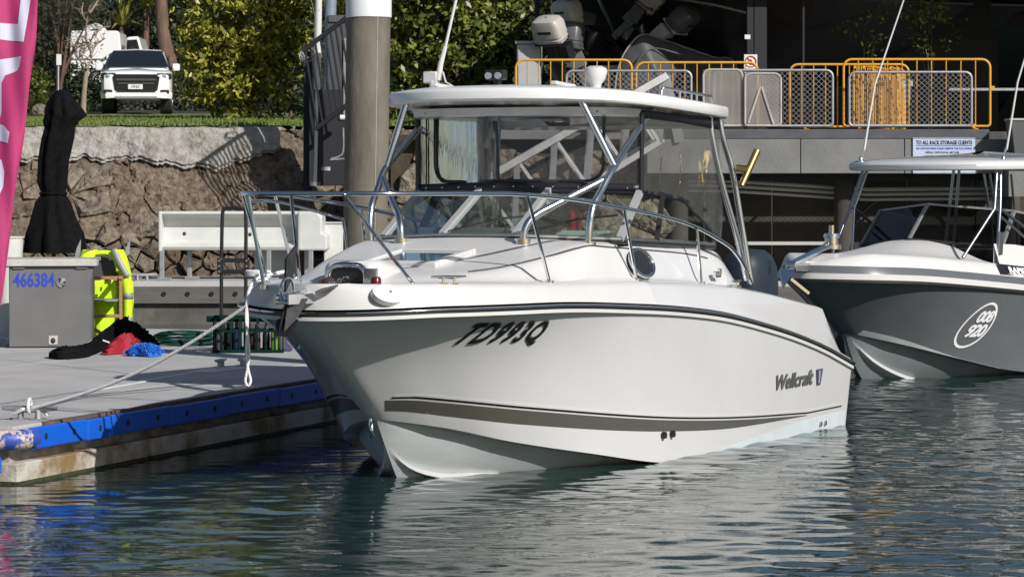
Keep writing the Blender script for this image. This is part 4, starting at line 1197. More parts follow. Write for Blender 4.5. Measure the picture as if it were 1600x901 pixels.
for k in range(3):
    b.tube([bwp(.62 + .05 * math.cos(a) , -.74 + .09 * math.sin(a), 1.425 + .012 * k) for a in [j * math.pi / 6 for j in range(12)]], .0125, 8, closed=True)
b.tube(smooth_path([be + Vector((0, 0, .01)), be + Vector((.01, -.03, -.1)), be + Vector((.0, -.03, -.3)), be + Vector((.012, -.03, -.42)), be + Vector((.03, -.03, -.50)), be + Vector((.012, -.03, -.535)), be + Vector((-.006, -.03, -.50)), be + Vector((.008, -.03, -.42)), be + Vector((.02, -.03, -.3)), be + Vector((.0, -.03, -.1)), be], 5), .0095, 8)
tag(b.obj("mooring_rope", 'rope', None, smooth=60), "white mooring rope running from the boat's bow down to the dock cleat", "rope")

# ------------------------------------------------------------------ things standing on the dock
# grey service box
gb = thing("dock_box", "grey painted metal box with blue number 466384 on its front standing on the dock", "box", at(80, 540, 30.6).to_tuple()[:2] + (DZ,), R(7))
b = MB(); b.box((0, .45, .44), (.86, .9, .86)); b.obj("cabinet_body", 'boxgrey', gb, bevel=.01)
b = MB(); b.box((.0, .45, .895), (.98, 1.0, .035)); b.box((0, -.04, .865), (.97, .02, .05)); b.obj("lid", 'boxlid', gb, bevel=.006)
for x in (-.33, .31):
    b = MB(); b.box((x, -.012, .845), (.12, .02, .07)); b.obj("lid_clip", 'boxgrey', gb, bevel=.004)
b = MB(); b.lathe([(0, .02), (.022, .02), (.05, .012), (.052, 0), (0, 0)], (0, 0, 0), 18); o = b.obj("lock", 'steel', gb, smooth=40); o.location = (.10, 0, .67); o.rotation_euler = (R(90), 0, 0)
b = MB(); b.box((.02, -.004, .08), (.09, .01, .09)); b.obj("drain_plate", 'boxlid', gb); b = MB(); b.ball((.02, -.012, .075), (.025, .012, .03)); b.obj("drain_hole", 'hole', gb)
vs, fs = text_mesh("466384", .195, .005, spacing=1.0)
b = MB(); b.add([(-.175 + x * .72, -.003, .69 + y) for x, y in vs], fs); b.obj("number_lettering", 'blue_ink', gb)
b = MB(); b.prism([(.29, -.002, .0), (.45, -.002, .0), (.43, -.002, .09)], (0, .02, 0)); b.obj("foot_plate", 'boxlid', gb)
# white plastic chair back behind the box
wc = thing("white_tub", "white plastic tub standing behind the grey box lid", "tub", at(14, 400, 32.3).to_tuple()[:2] + (DZ,), R(-10))
b = MB(); b.lathe([(.0, .80), (.14, .80), (.155, 1.10), (.17, 1.105), (.17, 1.12), (.14, 1.12), (.13, .84), (0, .84)], (0, 0, 0), 20); b.obj("tub_body", 'white_frp', wc, smooth=40)
b = MB(); b.cyl((0, 0, 0), (0, 0, .82), .12, 14); b.obj("tub_stand", 'white_frp', wc, smooth=40)

# black folded parasol in its cover
um = thing("folded_parasol", "folded parasol wrapped in loose black cloth standing behind the grey box", "parasol", at(84, 500, 33.0).to_tuple()[:2] + (DZ,))
s_ = 33.0 / F
b = MB(); rows = []
prof = [(395, 85, 44), (385, 85, 43), (365, 84, 40), (340, 82, 31), (315, 82, 24), (305, 83, 19.5), (300, 83, 19), (285, 82, 22), (250, 84, 23), (215, 90, 24), (200, 93, 22), (190, 95, 25), (180, 101, 27), (170, 98, 24), (155, 97, 18), (145, 97, 12), (140, 97, 4)]
for j, (py, px, hw) in enumerate(prof):
    z = H - (py - YH) * s_ - DZ; cx = (px - 84) * s_; r = hw * s_
    row = []
    for k in range(40):
        a = 2 * math.pi * k / 40
        fo = 1 + (.13 * math.sin(a * 7 + j * .25) + .07 * math.sin(a * 11 + 1 - j * .3)) * min(1, (hw / 24)) * (.5 if 297 < py < 310 else 1)
        ex = .16 * max(0, math.cos(a - .1)) if 165 < py < 190 else 0
        row.append((cx + r * (fo + ex) * math.cos(a), r * .8 * fo * math.sin(a), z))
    rows.append(row)
rows2 = []
for i in range(len(rows) - 1):
    rows2.append(rows[i]); rows2.append([tuple((Vector(p) + Vector(q)) / 2) for p, q in zip(rows[i], rows[i + 1])])
rows2.append(rows[-1])
b.grid(rows2, closed=True); b.obj("cover_cloth", 'blkcloth', um, smooth=70)
b = MB(); z = H - (303 - YH) * s_ - DZ; b.tube([(-.006 + .145 * math.cos(k * math.pi / 10), .118 * math.sin(k * math.pi / 10), z + .008 * math.sin(k * 2)) for k in range(20)], .014, 6, closed=True); b.obj("tie_band", 'blkcloth', um, smooth=60)
b = MB(); b.cyl((0, 0, 0), (0, 0, 2.5), .024, 10); b.cyl((0, 0, 0), (0, 0, .08), .26, 20); b.obj("pole", 'blk', um, smooth=40)

# wooden folding chair and the hi-vis vest hung over it
ch = thing("folding_chair", "wooden folding director's chair standing beside the grey box under the yellow vest", "chair", at(168, 520, 31.4).to_tuple()[:2] + (DZ,), R(10))
for x in (-.24, .13):
    b = MB(); b.box((x, -.16, .36), (.035, .04, .72)); b.obj("chair_post", 'wood', ch, bevel=.004)
    b = MB(); b.box((x, .26, .46), (.035, .04, .92)); b.obj("chair_post", 'wood', ch, bevel=.004)
    b = MB(); b.box((x, .05, .70), (.05, .50, .03)); b.obj("arm_rest", 'wood', ch, bevel=.004)
for z in (.70, .30):
    b = MB(); b.box((-.055, -.165, z), (.335, .03, .035)); b.obj("cross_rail", 'wood', ch, bevel=.004)
b = MB(); b.bar((-.24, -.15, .22), (.13, -.15, -.0), .025, .035); b.bar((.13, -.13, .22), (-.24, -.13, .0), .025, .035); b.obj("cross_legs", 'wood', ch)
b = MB(); b.box((-.055, .05, .46), (.36, .42, .02)); b.obj("seat", 'reflect', ch, bevel=.006)
vx = thing("hi_vis_vest", "bright yellow hi-vis vest with grey reflective bands hung on the wooden chair", "vest", at(168, 520, 31.6).to_tuple()[:2] + (DZ,), R(4))
b = MB()
def vs_(x, z, y0=.10): return (x, y0 - .05 * math.cos(x * 6) + .012 * math.sin(x * 31 + z * 5), z)
# back panel with scooped neck, shoulders, and the side falling outside the chair
outl = {.66: (-.31, .255),  .6: (-.30, .265), .45: (-.30, .27), .3: (-.29, .265), .12: (-.28, .235), .02: (-.26, .22)}
rows = [[vs_(a + (c - a) * k / 14, z + .02 * math.sin(k * .9) * (1 if z < .1 else 0), .12) for k in range(15)] for z, (a, c) in sorted(outl.items())]
b.grid(rows); b.obj("vest_back", 'hivis', vx, smooth=60, solid=.008)
b = MB(); rows = []
for z, a, c in ((.99, .05, .17), (.9, .06, .21), (.75, .12, .25), (.55, .155, .27), (.35, .16, .272), (.15, .16, .25), (.04, .17, .225)):
    rows.append([(a + (c - a) * k / 5, -.06 - .06 * math.sin(math.pi * k / 5) - .02 * math.sin(z * 12), z) for k in range(6)])
b.grid(rows); b.obj("vest_front", 'hivis', vx, smooth=60, solid=.008)
b = MB(); rows = []
for z, a, c in ((.99, -.26, -.10), (.9, -.30, -.14), (.75, -.30, -.18), (.5, -.30, -.19), (.3, -.29, -.2)):
    rows.append([(a + (c - a) * k / 5, -.06 - .05 * math.sin(math.pi * k / 5), z) for k in range(6)])
b.grid(rows); b.obj("vest_front", 'hivis', vx, smooth=60, solid=.008)
b = MB(); b.prism([(-.22, .07, .70), (.10, .07, .70), (.12, .07, .90), (.06, .07, .985), (-.16, .07, .985), (-.24, .07, .90)], (0, .012, 0)); b.obj("vest_lining", 'dkgrey', vx)
b = MB(); b.tube(smooth_path([(-.27, -.02, .86), (-.21, -.03, .93), (-.12, -.03, .955), (0, -.03, .955), (.06, -.03, .93), (.10, -.06, .86), (.12, -.10, .76)], 4), .028, 6); b.obj("neck_binding", 'hivis', vx, smooth=60)
for zc in (.50, .24):
    b = MB(); rows = []
    for z in (zc - .035, zc + .035):
        rows.append([(.156 + (.274 - .156) * k / 5, -.071 - .06 * math.sin(math.pi * k / 5) - .02 * math.sin(z * 12), z) for k in range(6)])
    b.grid(rows); b.obj("reflective_band", 'reflect', vx, smooth=60, solid=.006)
for pts in ([(-.26, -.10, .96), (-.16, -.12, 1.0), (-.10, -.03, 1.02)], [(.07, -.08, 1.0), (.13, -.115, .86), (.22, -.13, .70)]):
    b = MB(); P_ = smooth_path(pts, 4)
    b.grid([[p + Vector((-.03, -.01, -.01)), p + Vector((.035, -.01, .01))] for p in P_]); b.obj("reflective_band", 'reflect', vx, smooth=60, solid=.006)
for x in (-.32, .20):
    b = MB(); b.prism([(x - .03, .05, .90), (x + .03, .05, .94), (x + .035, .05, 1.10), (x - .01, .05, 1.0)], (0, .02, 0)); b.obj("collar_tab", 'reflect', vx)
b = MB(); b.prism([(-.07, -.19, .56), (-.05, -.19, .55), (-.02, -.185, .70), (-.05, -.185, .70)], (0, .008, 0)); b.prism([(.05, -.19, .60), (.065, -.19, .60), (.075, -.185, .70), (.05, -.185, .70)], (0, .008, 0)); b.obj("vest_tape", 'hivis', vx)

# black jacket, red bag, blue microfibre cloth
def cloth(name, pts, m, label, cat, seed, hgt=.02, n=26, rough_=.03):
    """a crumpled heap: outline in pixels on the deck, heights per vertex"""
def heap(rows_px, depth, name, m, parent=None, seed=1, amp=.03, nz=14):
    """pile of cloth: ridge line given as (px, base_py, top_py) with a depth each way"""
    rg = random.Random(seed)
    b = MB(); rows = []
    P_ = smooth_path([Vector((a, bpy_, c)) for a, bpy_, c in rows_px], 5)
    for i, q in enumerate(P_):
        y = F * (H - DZ) / (q.y - YH); x = (q.x - 800) / F * y
        hgt = max(.012, (q.y - q.z) * y / F)
        row = []
        for k in range(nz + 1):
            a = math.pi * k / nz
            e = .45 + .55 * math.sin(a) ** .7
            wv = amp * (math.sin(i * 1.1 + k * 1.7 + seed) + .6 * math.sin(i * 2.3 - k * 2.1)) * math.sin(a)
            row.append((x + wv * .7, y + depth * .5 - math.cos(a) * depth * .5 * (.6 + .4 * min(1, hgt / .15)) + wv * .4, DZ + .006 + hgt * math.sin(a) ** .75 * (1 + wv * 3) ))
        rows.append(row)
    b.grid(rows)
    n = len(rows[0])
    b.add(rows[0], [tuple(range(n))]); b.add(rows[-1], [tuple(range(n - 1, -1, -1))])
    return b.obj(name, m, parent, smooth=60)
jk = heap([(76, 560, 551), (90, 562, 544), (115, 561, 543), (138, 558, 535), (150, 553, 524), (165, 548, 513), (180, 545, 502), (196, 543, 500)], .34, "black_jacket", 'blkcloth', seed=3, amp=.04)
tag(jk, "black jacket lying crumpled on the dock in front of the grey box", "jacket")
sl_ = heap([(185, 545, 501), (200, 545, 502), (215, 547, 510), (228, 548, 520), (240, 549, 532), (247, 550, 540)], .12, "sleeve", 'blkcloth', jk, seed=5, amp=.02)
b = MB(); p = at(166, 533, 28.85); b.box(p, (.07, .006, .012), Matrix.Rotation(.35, 3, 'Y')); b.obj("jacket_logo", 'white_ink', jk)
tag(heap([(160, 555, 549), (170, 555, 540), (182, 554, 527), (196, 553, 524), (208, 553, 533), (216, 554, 539), (226, 554, 548)], .26, "red_bag", 'redcloth', seed=9, amp=.045), "red cloth bag lying under the black jacket", "bag")
bl = heap([(199, 556, 551), (206, 557, 544), (216, 557, 541), (230, 558, 541), (242, 558, 545), (249, 557, 551)], .2, "blue_cloth", 'bluefuzz', seed=4, amp=.02)
tag(bl, "shaggy blue microfibre cloth heaped beside the red bag", "cloth")
vv = [bl.matrix_world @ v.co for v in bl.data.vertices if v.co.z > DZ + .03]
lv, lf = leaves([tuple(v) for v in vv], .03, 14, (.008, .008, .008), aspect=.35, seed=2)
np_mesh("shag_pile", lv, lf, 'bluefuzz', bl, kind='stuff')

# folding hand trolley
ht_ = thing("hand_trolley", "black folding hand trolley with tall tubular handle standing on the dock", "trolley", at(365, 545, 30.3).to_tuple()[:2] + (DZ,), R(-4))
s_ = 30.3 / F
zt_ = H - (325 - YH) * s_ - DZ
b = MB(); b.tube(smooth_path([(-.125, 0, .03), (-.125, 0, zt_ * .55), (-.115, 0, zt_ - .08), (-.09, 0, zt_ - .012), (-.04, 0, zt_), (.05, 0, zt_ + .0), (.10, 0, zt_ - .012), (.125, 0, zt_ - .08), (.125, 0, zt_ * .55), (.125, 0, .03)], 4), .019, 8); b.obj("handle", 'blk', ht_, smooth=60)
for z in (zt_ * .63, zt_ * .55):
    b = MB(); b.box((0, -.01, z), (.31, .035, .045)); b.obj("cross_bar", 'blk', ht_, bevel=.008)
for x in (-.14, .14):
    b = MB(); b.box((x, -.01, zt_ * .59), (.05, .05, .17)); b.obj("clamp", 'blk', ht_, bevel=.012)
    b = MB()
    for dz in (-.055, .0, .055):
        b.cyl((x, -.03, zt_ * .59 + dz), (x, -.045, zt_ * .59 + dz), .011, 8)
    b.obj("clamp_bolts", 'steel', ht_, smooth=40)
    b = MB(); b.tube([(x * 1.35 - .018, .06, .085), (x * 1.35 + .018, .06, .085)], .085, 18); b.obj("wheel", 'tyre', ht_, smooth=40)
b = MB(); b.box((0, -.12, .025), (.36, .30, .02)); b.obj("toe_plate", 'blk', ht_, bevel=.005)

# dark green crate of bottles, hose
CY = 29.6
cr = thing("bottle_crate", "dark green wire crate of cleaning bottles on the dock behind the white boat's bow", "crate", at(388, 545, CY).to_tuple()[:2] + (DZ,), R(3))
s_ = CY / F; W_, Hc, Dc = 108 * s_, 55 * s_, .42
b = MB()
for z in (.02, Hc * .62, Hc):
    for (a, c) in (((-W_ / 2, 0, z), (W_ / 2, 0, z)), ((-W_ / 2, Dc, z), (W_ / 2, Dc, z)), ((-W_ / 2, 0, z), (-W_ / 2, Dc, z)), ((W_ / 2, 0, z), (W_ / 2, Dc, z))):
        b.bar(a, c, .018, .022)
b.obj("crate_rails", 'green_pl', cr)
bm_ = None
for k in range(9):
    for y in (0, Dc):
        x = -W_ / 2 + W_ * k / 8
        if bm_ is None:
            b = MB(); b.box((0, 0, Hc / 2), (.014, .014, Hc)); bm_ = b.obj("crate_upright", 'green_pl', cr); bm_.location = (x, y, 0)
        else: rep(bm_, cr, (x, y, 0))
b = MB(); b.box((0, Dc / 2, .012), (W_, Dc, .02)); b.obj("crate_floor", 'green_pl', cr)
b = MB(); b.box((-.13, Dc + .06, Hc - .03), (W_ * .9, .02, .06)); b.box((-.13, .1, Hc + .015), (W_ * .62, .2, .012)); b.obj("crate_lid", 'green_pl', cr)
BT = [(-.30, 'bottle_wh', .20, "white plastic bottle at the left end of the green crate"), (-.22, 'bottle_dk', .27, "dark bottle next to the white bottle in the green crate"), (-.13, 'bottle_bl', .28, "blue bottle in the left half of the green crate"), (-.03, 'bottle_dk', .25, "dark bottle in the middle of the green crate"), (.07, 'bottle_rd', .26, "red-brown bottle in the middle of the green crate"), (.16, 'bottle_dk', .24, "dark bottle left of the lime-labelled bottle in the green crate"), (.245, 'lime', .25, "bright lime-green bottle near the right end of the green crate"), (.315, 'bottle_wh', .19, "white bottle at the right end of the green crate")]
for i, (x, m_, hh, lab) in enumerate(BT):
    c = at(388, 545, CY)
    t = thing("spray_bottle", lab, "bottle", (c.x + x, c.y + .16 + .06 * (i % 2), DZ + .024), 0, "cleaning bottles in the green crate")
    b = MB(); b.lathe([(0, 0), (.036, 0), (.038, .02), (.038, hh * .62), (.030, hh * .75), (.014, hh * .82), (.014, hh * .86), (0, hh * .86)], (0, 0, 0), 12); b.obj("bottle_body", m_, t, smooth=45)
    b = MB(); b.lathe([(0, hh * .855), (.019, hh * .855), (.019, hh), (0, hh)], (0, 0, 0), 10); b.obj("cap", 'bottle_wh' if i % 3 else 'bottle_bl', t, smooth=45)
b = MB()
hc = at(288, 530, 31.2)
for k in range(5):
    b.tube([(hc.x + (.30 + .03 * (k % 3)) * math.cos(a) + .05 * math.sin(k * 2), hc.y + (.34 - .02 * k) * math.sin(a), DZ + .016 + .026 * k + .012 * math.sin(2 * a + k)) for a in [j * math.pi / 14 for j in range(28)]], .0125, 6, closed=True)
b.tube(smooth_path([(hc.x - .3, hc.y - .1, DZ + .016), (hc.x - .55, hc.y - .25, DZ + .016), (hc.x - .45, hc.y + .2, DZ + .02)], 6), .0125, 6)
tag(b.obj("garden_hose", 'hose', None, smooth=60), "coiled green hose lying on the dock beside the bottle crate", "hose")
q = heap([(425, 549, 545), (432, 549, 534), (442, 549, 533), (450, 549, 541), (455, 549, 546)], .2, "purple_cloth", 'carpet', seed=8, amp=.015)
tag(q, "dark purple cloth bundled on the dock at the right of the bottle crate", "cloth")

# pink feather banner
FB = 27.6
bn = thing("feather_banner", "tall pink feather banner with large pale letters at the left edge", "banner", at(-25, 540, FB).to_tuple()[:2] + (DZ,))
s_ = FB / F
ox, oz = at(-25, 540, FB).x, DZ
def bnp(px, py, off=0.0):
    p = at(px, py, FB)
    w = .03 * math.sin(px * .08 + py * .012) + .018 * math.sin(px * .17 - py * .02)
    return (p.x - ox, w - off, p.z - oz)
edge_ = pchip([(-200, 20), (-150, 55), (-80, 66), (0, 60), (60, 57), (110, 50), (200, 40), (300, 24), (400, 12), (470, 3), (500, -8)])
b = MB(); rows = []
for j in range(47):
    py = -200 + 20 * j
    if py > 500: break
    e_ = edge_(py)
    rows.append([bnp(-75 + (e_ + 75) * k / 16, py) for k in range(17)])
b.grid(rows); b.obj("banner_cloth", 'pink', bn, smooth=70, solid=.004)
LT = [[(0, 36), (0, 62), (38, 66), (48, 0), (49, -20), (35, -20), (28, 38)],
      [(-30, 98), (2, 93), (34, 88), (31, 104), (27, 111), (8, 118), (2, 130), (2, 175), (-6, 200), (-14, 205), (-14, 130), (-30, 126)],
      [(-20, 190), (6, 196), (16, 207), (13, 224), (-2, 220), (-20, 214)],
      [(-14, 244), (2, 250), (7, 268), (5, 292), (-4, 312), (-20, 318), (-20, 300), (-9, 288), (-7, 268), (-18, 258)]]
for poly in LT:
    # fine strips so the letters follow the folds of the cloth
    c = Vector((sum(p[0] for p in poly) / len(poly), sum(p[1] for p in poly) / len(poly), 0))
    bm = bmesh.new()
    f_ = bm.faces.new([bm.verts.new((p[0], p[1], 0)) for p in poly])
    bmesh.ops.triangulate(bm, faces=[f_])
    for _ in range(3):
        bmesh.ops.subdivide_edges(bm, edges=bm.edges, cuts=1, use_grid_fill=True)
    bmesh.ops.triangulate(bm, faces=bm.faces)
    bm.verts.ensure_lookup_table()
    b = MB(); b.add([bnp(v.co.x, v.co.y, .007) for v in bm.verts], [tuple(v.index for v in f2.verts) for f2 in bm.faces])
    bm.free()
    b.obj("banner_letter", 'lilac', bn)
b = MB(); b.tube([(-.30, .03, 0), (-.30, .03, 2.4)] + [(bnp(-75 + 0, py)[0], .03, bnp(0, py)[2]) for py in (60, -60, -150, -200)], .014, 8); b.cyl((-.30, .03, 0), (-.30, .03, .05), .2, 16); b.obj("banner_pole", 'blk', bn)

# ------------------------------------------------------------------ far pontoon and the white trough
FY = 45.0; fs_ = FY / F
FZ = H - (440 - YH) * fs_
fp = thing("far_pontoon", "grey concrete pontoon with bolted timber edge lying below the rock wall", "pontoon", (at(200, 440, FY).x, FY, 0))
WPX = 11.0
b = MB(); b.box((WPX / 2, 1.5, FZ - .04), (WPX, 3.0, .08)); b.obj("deck_panel", 'conc', fp, bevel=.01)
M['ftimber'] = mat("weathered_dark_timber", (0.085, 0.08, 0.075), 0.85, col2=(0.12, 0.115, 0.105), scale=3, bump=.4, bscale=20, stretch=(.4, 1, 2))
M['ffloat'] = mat("dark_float_concrete", (0.12, 0.115, 0.105), 0.9, col2=(0.07, 0.065, 0.06), scale=2, bump=.4, bscale=14)
b = MB(); b.box((WPX / 2, -.02, FZ - .20), (WPX, .06, .26)); tw = b.obj("timber_waler", 'ftimber', fp, bevel=.01)
b = MB(); b.cyl((0, -.045, 0), (0, -.07, 0), .035, 10); bo = b.obj("bolt_head", 'blk', tw, smooth=40); bo.location = (.55, 0, FZ - .18)
for k in range(1, 12):
    rep(bo, tw, (.55 + .36 * k * (1 if k < 8 else 1.4), 0, FZ - .18))
b = MB(); b.box((WPX / 2, 1.5, FZ / 2 - .33), (WPX, 2.9, FZ + .2)); b.obj("concrete_float", 'ffloat', fp)
p = at(222, 440, FY + .35); cleat(fp, (p.x - fp.location.x, .35, FZ), .45, .10, .03, .1, 'galv')

tr = thing("white_trough", "long white fibreglass trough on legs standing on the far pontoon", "trough", at(380, 440, FY + .9).to_tuple()[:2] + (FZ,), R(-2))
tz = H - (330 - YH) * (FY + .9) / F - FZ; bz = H - (391 - YH) * (FY + .9) / F - FZ
L_ = 265 * (FY + .9) / F; hz_ = tz - bz
def prof_tr(x): return [(x, 0.02, bz), (x, -.02, bz + hz_ * .10), (x, .20, bz + hz_ * .22), (x, .22, bz + hz_ * .62), (x, .12, bz + hz_ * .84), (x, -.02, bz + hz_ * .90), (x, -.04, tz - .03), (x, -.01, tz), (x, .42, tz), (x, .46, tz - .05), (x, .46, bz + hz_ * .3), (x, .40, bz)]
b = MB(); b.grid([prof_tr(-L_ / 2 + .04), prof_tr(L_ / 2 - .44)], closed=True); b.obj("trough_shell", 'white_frp', tr, smooth=30, bevel=.012)
b = MB(); b.prism([(-L_ / 2, -.05, bz - .02), (-L_ / 2, -.05, tz), (-L_ / 2, .46, tz), (-L_ / 2, .46, bz + .06)], (.05, 0, 0)); b.obj("end_panel", 'white_frp', tr, bevel=.015)
e0 = L_ / 2 - .46
b = MB(); b.prism([(e0, -.06, bz), (e0, -.06, tz), (e0 + .30, -.06, tz), (e0 + .38, -.06, tz - .08), (e0 + .38, -.06, bz + hz_ * .45), (e0 + .46, -.06, bz + hz_ * .40), (e0 + .46, -.06, bz + .02), (e0 + .42, -.06, bz)], (0, .55, 0)); b.obj("end_cap", 'white_frp', tr, bevel=.03)
for x, zz in ((-L_ * .36, .42), (L_ * .03, .40), (L_ * .24, .38)):
    b = MB(); b.ball((x, .205, bz + hz_ * zz), (.028, .012, .03), 8, 6); b.obj("drain_hole", 'hole', tr)
for x, y in ((-L_ / 2 + .05, .0), (-L_ / 2 + .42, .4), (L_ * .15, .05), (L_ * .36, .4), (L_ * .40, 0)):
    b = MB(); b.box((x, y, bz / 2), (.07, .07, bz)); b.box((x + .04, y, .02), (.22, .12, .03)); b.obj("leg", 'galv', tr, bevel=.006)
gp = thing("grey_sheet", "flat grey board standing on the far pontoon under the white trough's right end", "board", at(440, 440, FY + 1.6).to_tuple()[:2] + (FZ,))
b = MB(); b.box((0, 0, .32), (.85, .04, .64)); b.obj("board", 'cab', gp, bevel=.005); b = MB(); b.box((0, -.03, .60), (.85, .02, .04)); b.obj("board_edge", 'galv', gp)
wb = thing("white_locker", "small white locker between the white trough and the concrete pile", "locker", at(522, 440, FY + 1.3).to_tuple()[:2] + (FZ,))
b = MB(); b.box((.05, .2, .43), (.42, .4, .86)); b.obj("locker_body", 'white_frp', wb, bevel=.02); b = MB(); b.box((.05, .2, .875), (.46, .44, .03)); b.obj("locker_lid", 'cab', wb, bevel=.008)

# ------------------------------------------------------------------ seawall of shotcrete and rock
WY = 50.0
def wall_y(z): return WY - (3.1 - z) * .55 + .25          # the face leans back
TOPZ = 3.10
sw = thing("seawall", "sloping rock seawall with a grey shotcrete cap below the lawn", "seawall", (0, 0, 0))
def noise2(x, z, s=1.0):
    return (math.sin(x * 2.1 * s + 1.3) * math.cos(z * 3.3 * s + .4) + .6 * math.sin(x * 5.3 * s + z * 4.1 * s + 2) + .35 * math.sin(x * 11.7 * s - z * 9.2 * s + .7) + .2 * math.cos(x * 23 * s + z * 19 * s)) / 2.1
JAG = []
_r = random.Random(17); _a = 0.0
for i in range(220):
    _a = _a * .86 + _r.uniform(-.07, .07); JAG.append(.10 * noise.fractal(Vector((i * .09, 1, 7)), .7, 2.0, 5))
b = MB(); rows = []
for j in range(34):
    row = []
    for i in range(220):
        x = -10.2 + 6.3 * i / 219
        lowz = 2.50 + JAG[i] - .14 * sstep(-6.5, -5.2, x) * (1 - sstep(-5.0, -4.2, x)) + .25 * sstep(-4.6, -3.6, x)
        z = TOPZ + .02 + (lowz - TOPZ) * (j / 33) + .03 * noise2(x, 7)
        row.append((x, wall_y(z) - .06 - .03 * math.sin(math.pi * min(1, j / 30)) - .07 * noise.fractal(Vector((x * 1.7, 3, z * 1.7)), .8, 2.1, 6) + (.14 if j == 33 else .05 if j > 29 else 0) + (.55 if j == 0 else .12 if j == 1 else 0), z))
    rows.append(row)
b.grid(rows); b.obj("shotcrete_cap", 'shot', sw, smooth=80)
b = MB(); rows = []
for j in range(110):
    z = -.6 + 3.65 * j / 109
    row = []
    for i in range(330):
        x = -10.6 + 9.2 * i / 329
        nn = noise.fractal(Vector((x * 1.6, 2.0, z * 2.0)), .75, 2.1, 7)
        crack = abs(noise.noise(Vector((x * 1.5 + .5 * nn, 9.0, z * 1.9)))) 
        off = (.10 if z > 1.25 else .20) - .075 * nn + .10 * max(0, 1 - crack / .045) - (.02 if z > 2.3 else 0)
        row.append((x, wall_y(z) + off, z))
    rows.append(row)
b.grid(rows); b.obj("eroded_face", 'face', sw, smooth=60)
# individual rocks: jittered Voronoi cells on the face, each a faceted stone
def rocks(parent, x0, x1, z0, z1, cell, seed, mats, face, depth, keep=None, gap=.93):
    rg = random.Random(seed)
    nx, nz_ = int((x1 - x0) / cell), max(1, int((z1 - z0) / (cell * .72)))
    pts = []
    for j in range(-2, nz_ + 2):
        for i in range(-2, nx + 2):
            pts.append((x0 + (i + .5 + (j % 2) * .5 + rg.uniform(-.36, .36)) * cell, z0 + (j + .5 + rg.uniform(-.34, .34)) * cell * .72))
    out = 0
    for a, (px, pz) in enumerate(pts):
        if not (x0 <= px <= x1 and z0 <= pz <= z1): continue
        if keep and not keep(px, pz): continue
        poly = [(px - cell * 1.4, pz - cell * 1.2), (px + cell * 1.4, pz - cell * 1.2), (px + cell * 1.4, pz + cell * 1.2), (px - cell * 1.4, pz + cell * 1.2)]
        for bq, (qx, qz) in enumerate(pts):
            if bq == a or abs(qx - px) > cell * 2.6 or abs(qz - pz) > cell * 2.6: continue
            mx, mz = (px + qx) / 2, (pz + qz) / 2; dx, dz = qx - px, qz - pz
            new = []
            for k in range(len(poly)):
                p, q = poly[k], poly[(k + 1) % len(poly)]
                sp = (p[0] - mx) * dx + (p[1] - mz) * dz; sq = (q[0] - mx) * dx + (q[1] - mz) * dz
                if sp <= 0: new.append(p)
                if sp * sq < 0:
                    t = sp / (sp - sq); new.append((p[0] + (q[0] - p[0]) * t, p[1] + (q[1] - p[1]) * t))
            poly = new
            if len(poly) < 3: break
        if len(poly) < 3: continue
        # subdivide the outline and roughen it
        ring = []
        for k in range(len(poly)):
            p, q = poly[k], poly[(k + 1) % len(poly)]
            ring += [p, ((p[0] + q[0]) / 2 + rg.uniform(-.02, .02), (p[1] + q[1]) / 2 + rg.uniform(-.02, .02))]
        cx = sum(p[0] for p in ring) / len(ring); cz = sum(p[1] for p in ring) / len(ring)
        tx, tzl, pr = rg.uniform(-.3, .3), rg.uniform(-.35, .25), rg.uniform(.55, 1.1) * depth
        b = MB(); rows = []
        for kk, dd in ((gap, -.25), (gap, .55), (gap * .93, .85), (gap * .70, .97), (gap * .35, 1.05)):
            row = []
            for (x, z) in ring:
                xx, zz = cx + (x - cx) * kk + rg.uniform(-.03, .03) * cell * (kk < gap), cz + (z - cz) * kk + rg.uniform(-.03, .03) * cell * (kk < gap)
                d_ = pr * dd + (tx * (xx - cx) + tzl * (zz - cz)) * max(0, dd) + rg.uniform(-.07, .07) * cell * (dd > .5)
                row.append((xx, face(zz) + .22 - d_, zz))
            rows.append(row)
        b.grid(rows, closed=True)
        n = len(b.v); m_ = len(ring)
        b.add([(cx, face(cz) + .22 - pr * 1.06, cz)], [])
        b.f += [(n - m_ + k, n - m_ + (k + 1) % m_, n) for k in range(m_)]; b.mi += [0] * m_
        b.obj("rock", mats[rg.randrange(len(mats))], parent, smooth=24)
        out += 1
    return out
nr = rocks(sw, -10.2, -3.6, 1.25, 2.75, .62, 3, ('rock', 'rockb', 'rock'), wall_y, .15, keep=lambda x, z: z < 2.66, gap=1.0)
nr += rocks(sw, -8.6, -3.4, .20, 1.28, .34, 5, ('rock', 'rockb', 'rockd'), wall_y, .32, gap=.95)
nr += rocks(sw, -3.5, -1.5, 1.0, 2.75, .62, 8, ('rockd', 'rockb', 'rock'), wall_y, .26, gap=.97, keep=lambda x, z: z < 2.7)
nr += rocks(sw, -1.75, 2.2, .8, 2.8, .66, 8, ('rockd', 'rockb', 'rock'), lambda z: 46.62 - (2.9 - z) * .22, .22, gap=.98)
b = MB(); b.grid([[(-1.9, 46.80 - (2.9 - z) * .22, z), (.2, 46.80 - (2.9 - z) * .22, z), (2.35, 46.80 - (2.9 - z) * .22, z)] for z in (-.8, 1, 2.9)]); b.obj("backing", 'soil', sw)
b = MB(); b.grid([[(-1.9, 46.80 - (2.9 - z) * .22, z), (-2.0, 50.3, z)] for z in (-.8, 1, 2.9)]); b.obj("backing", 'soil', sw)

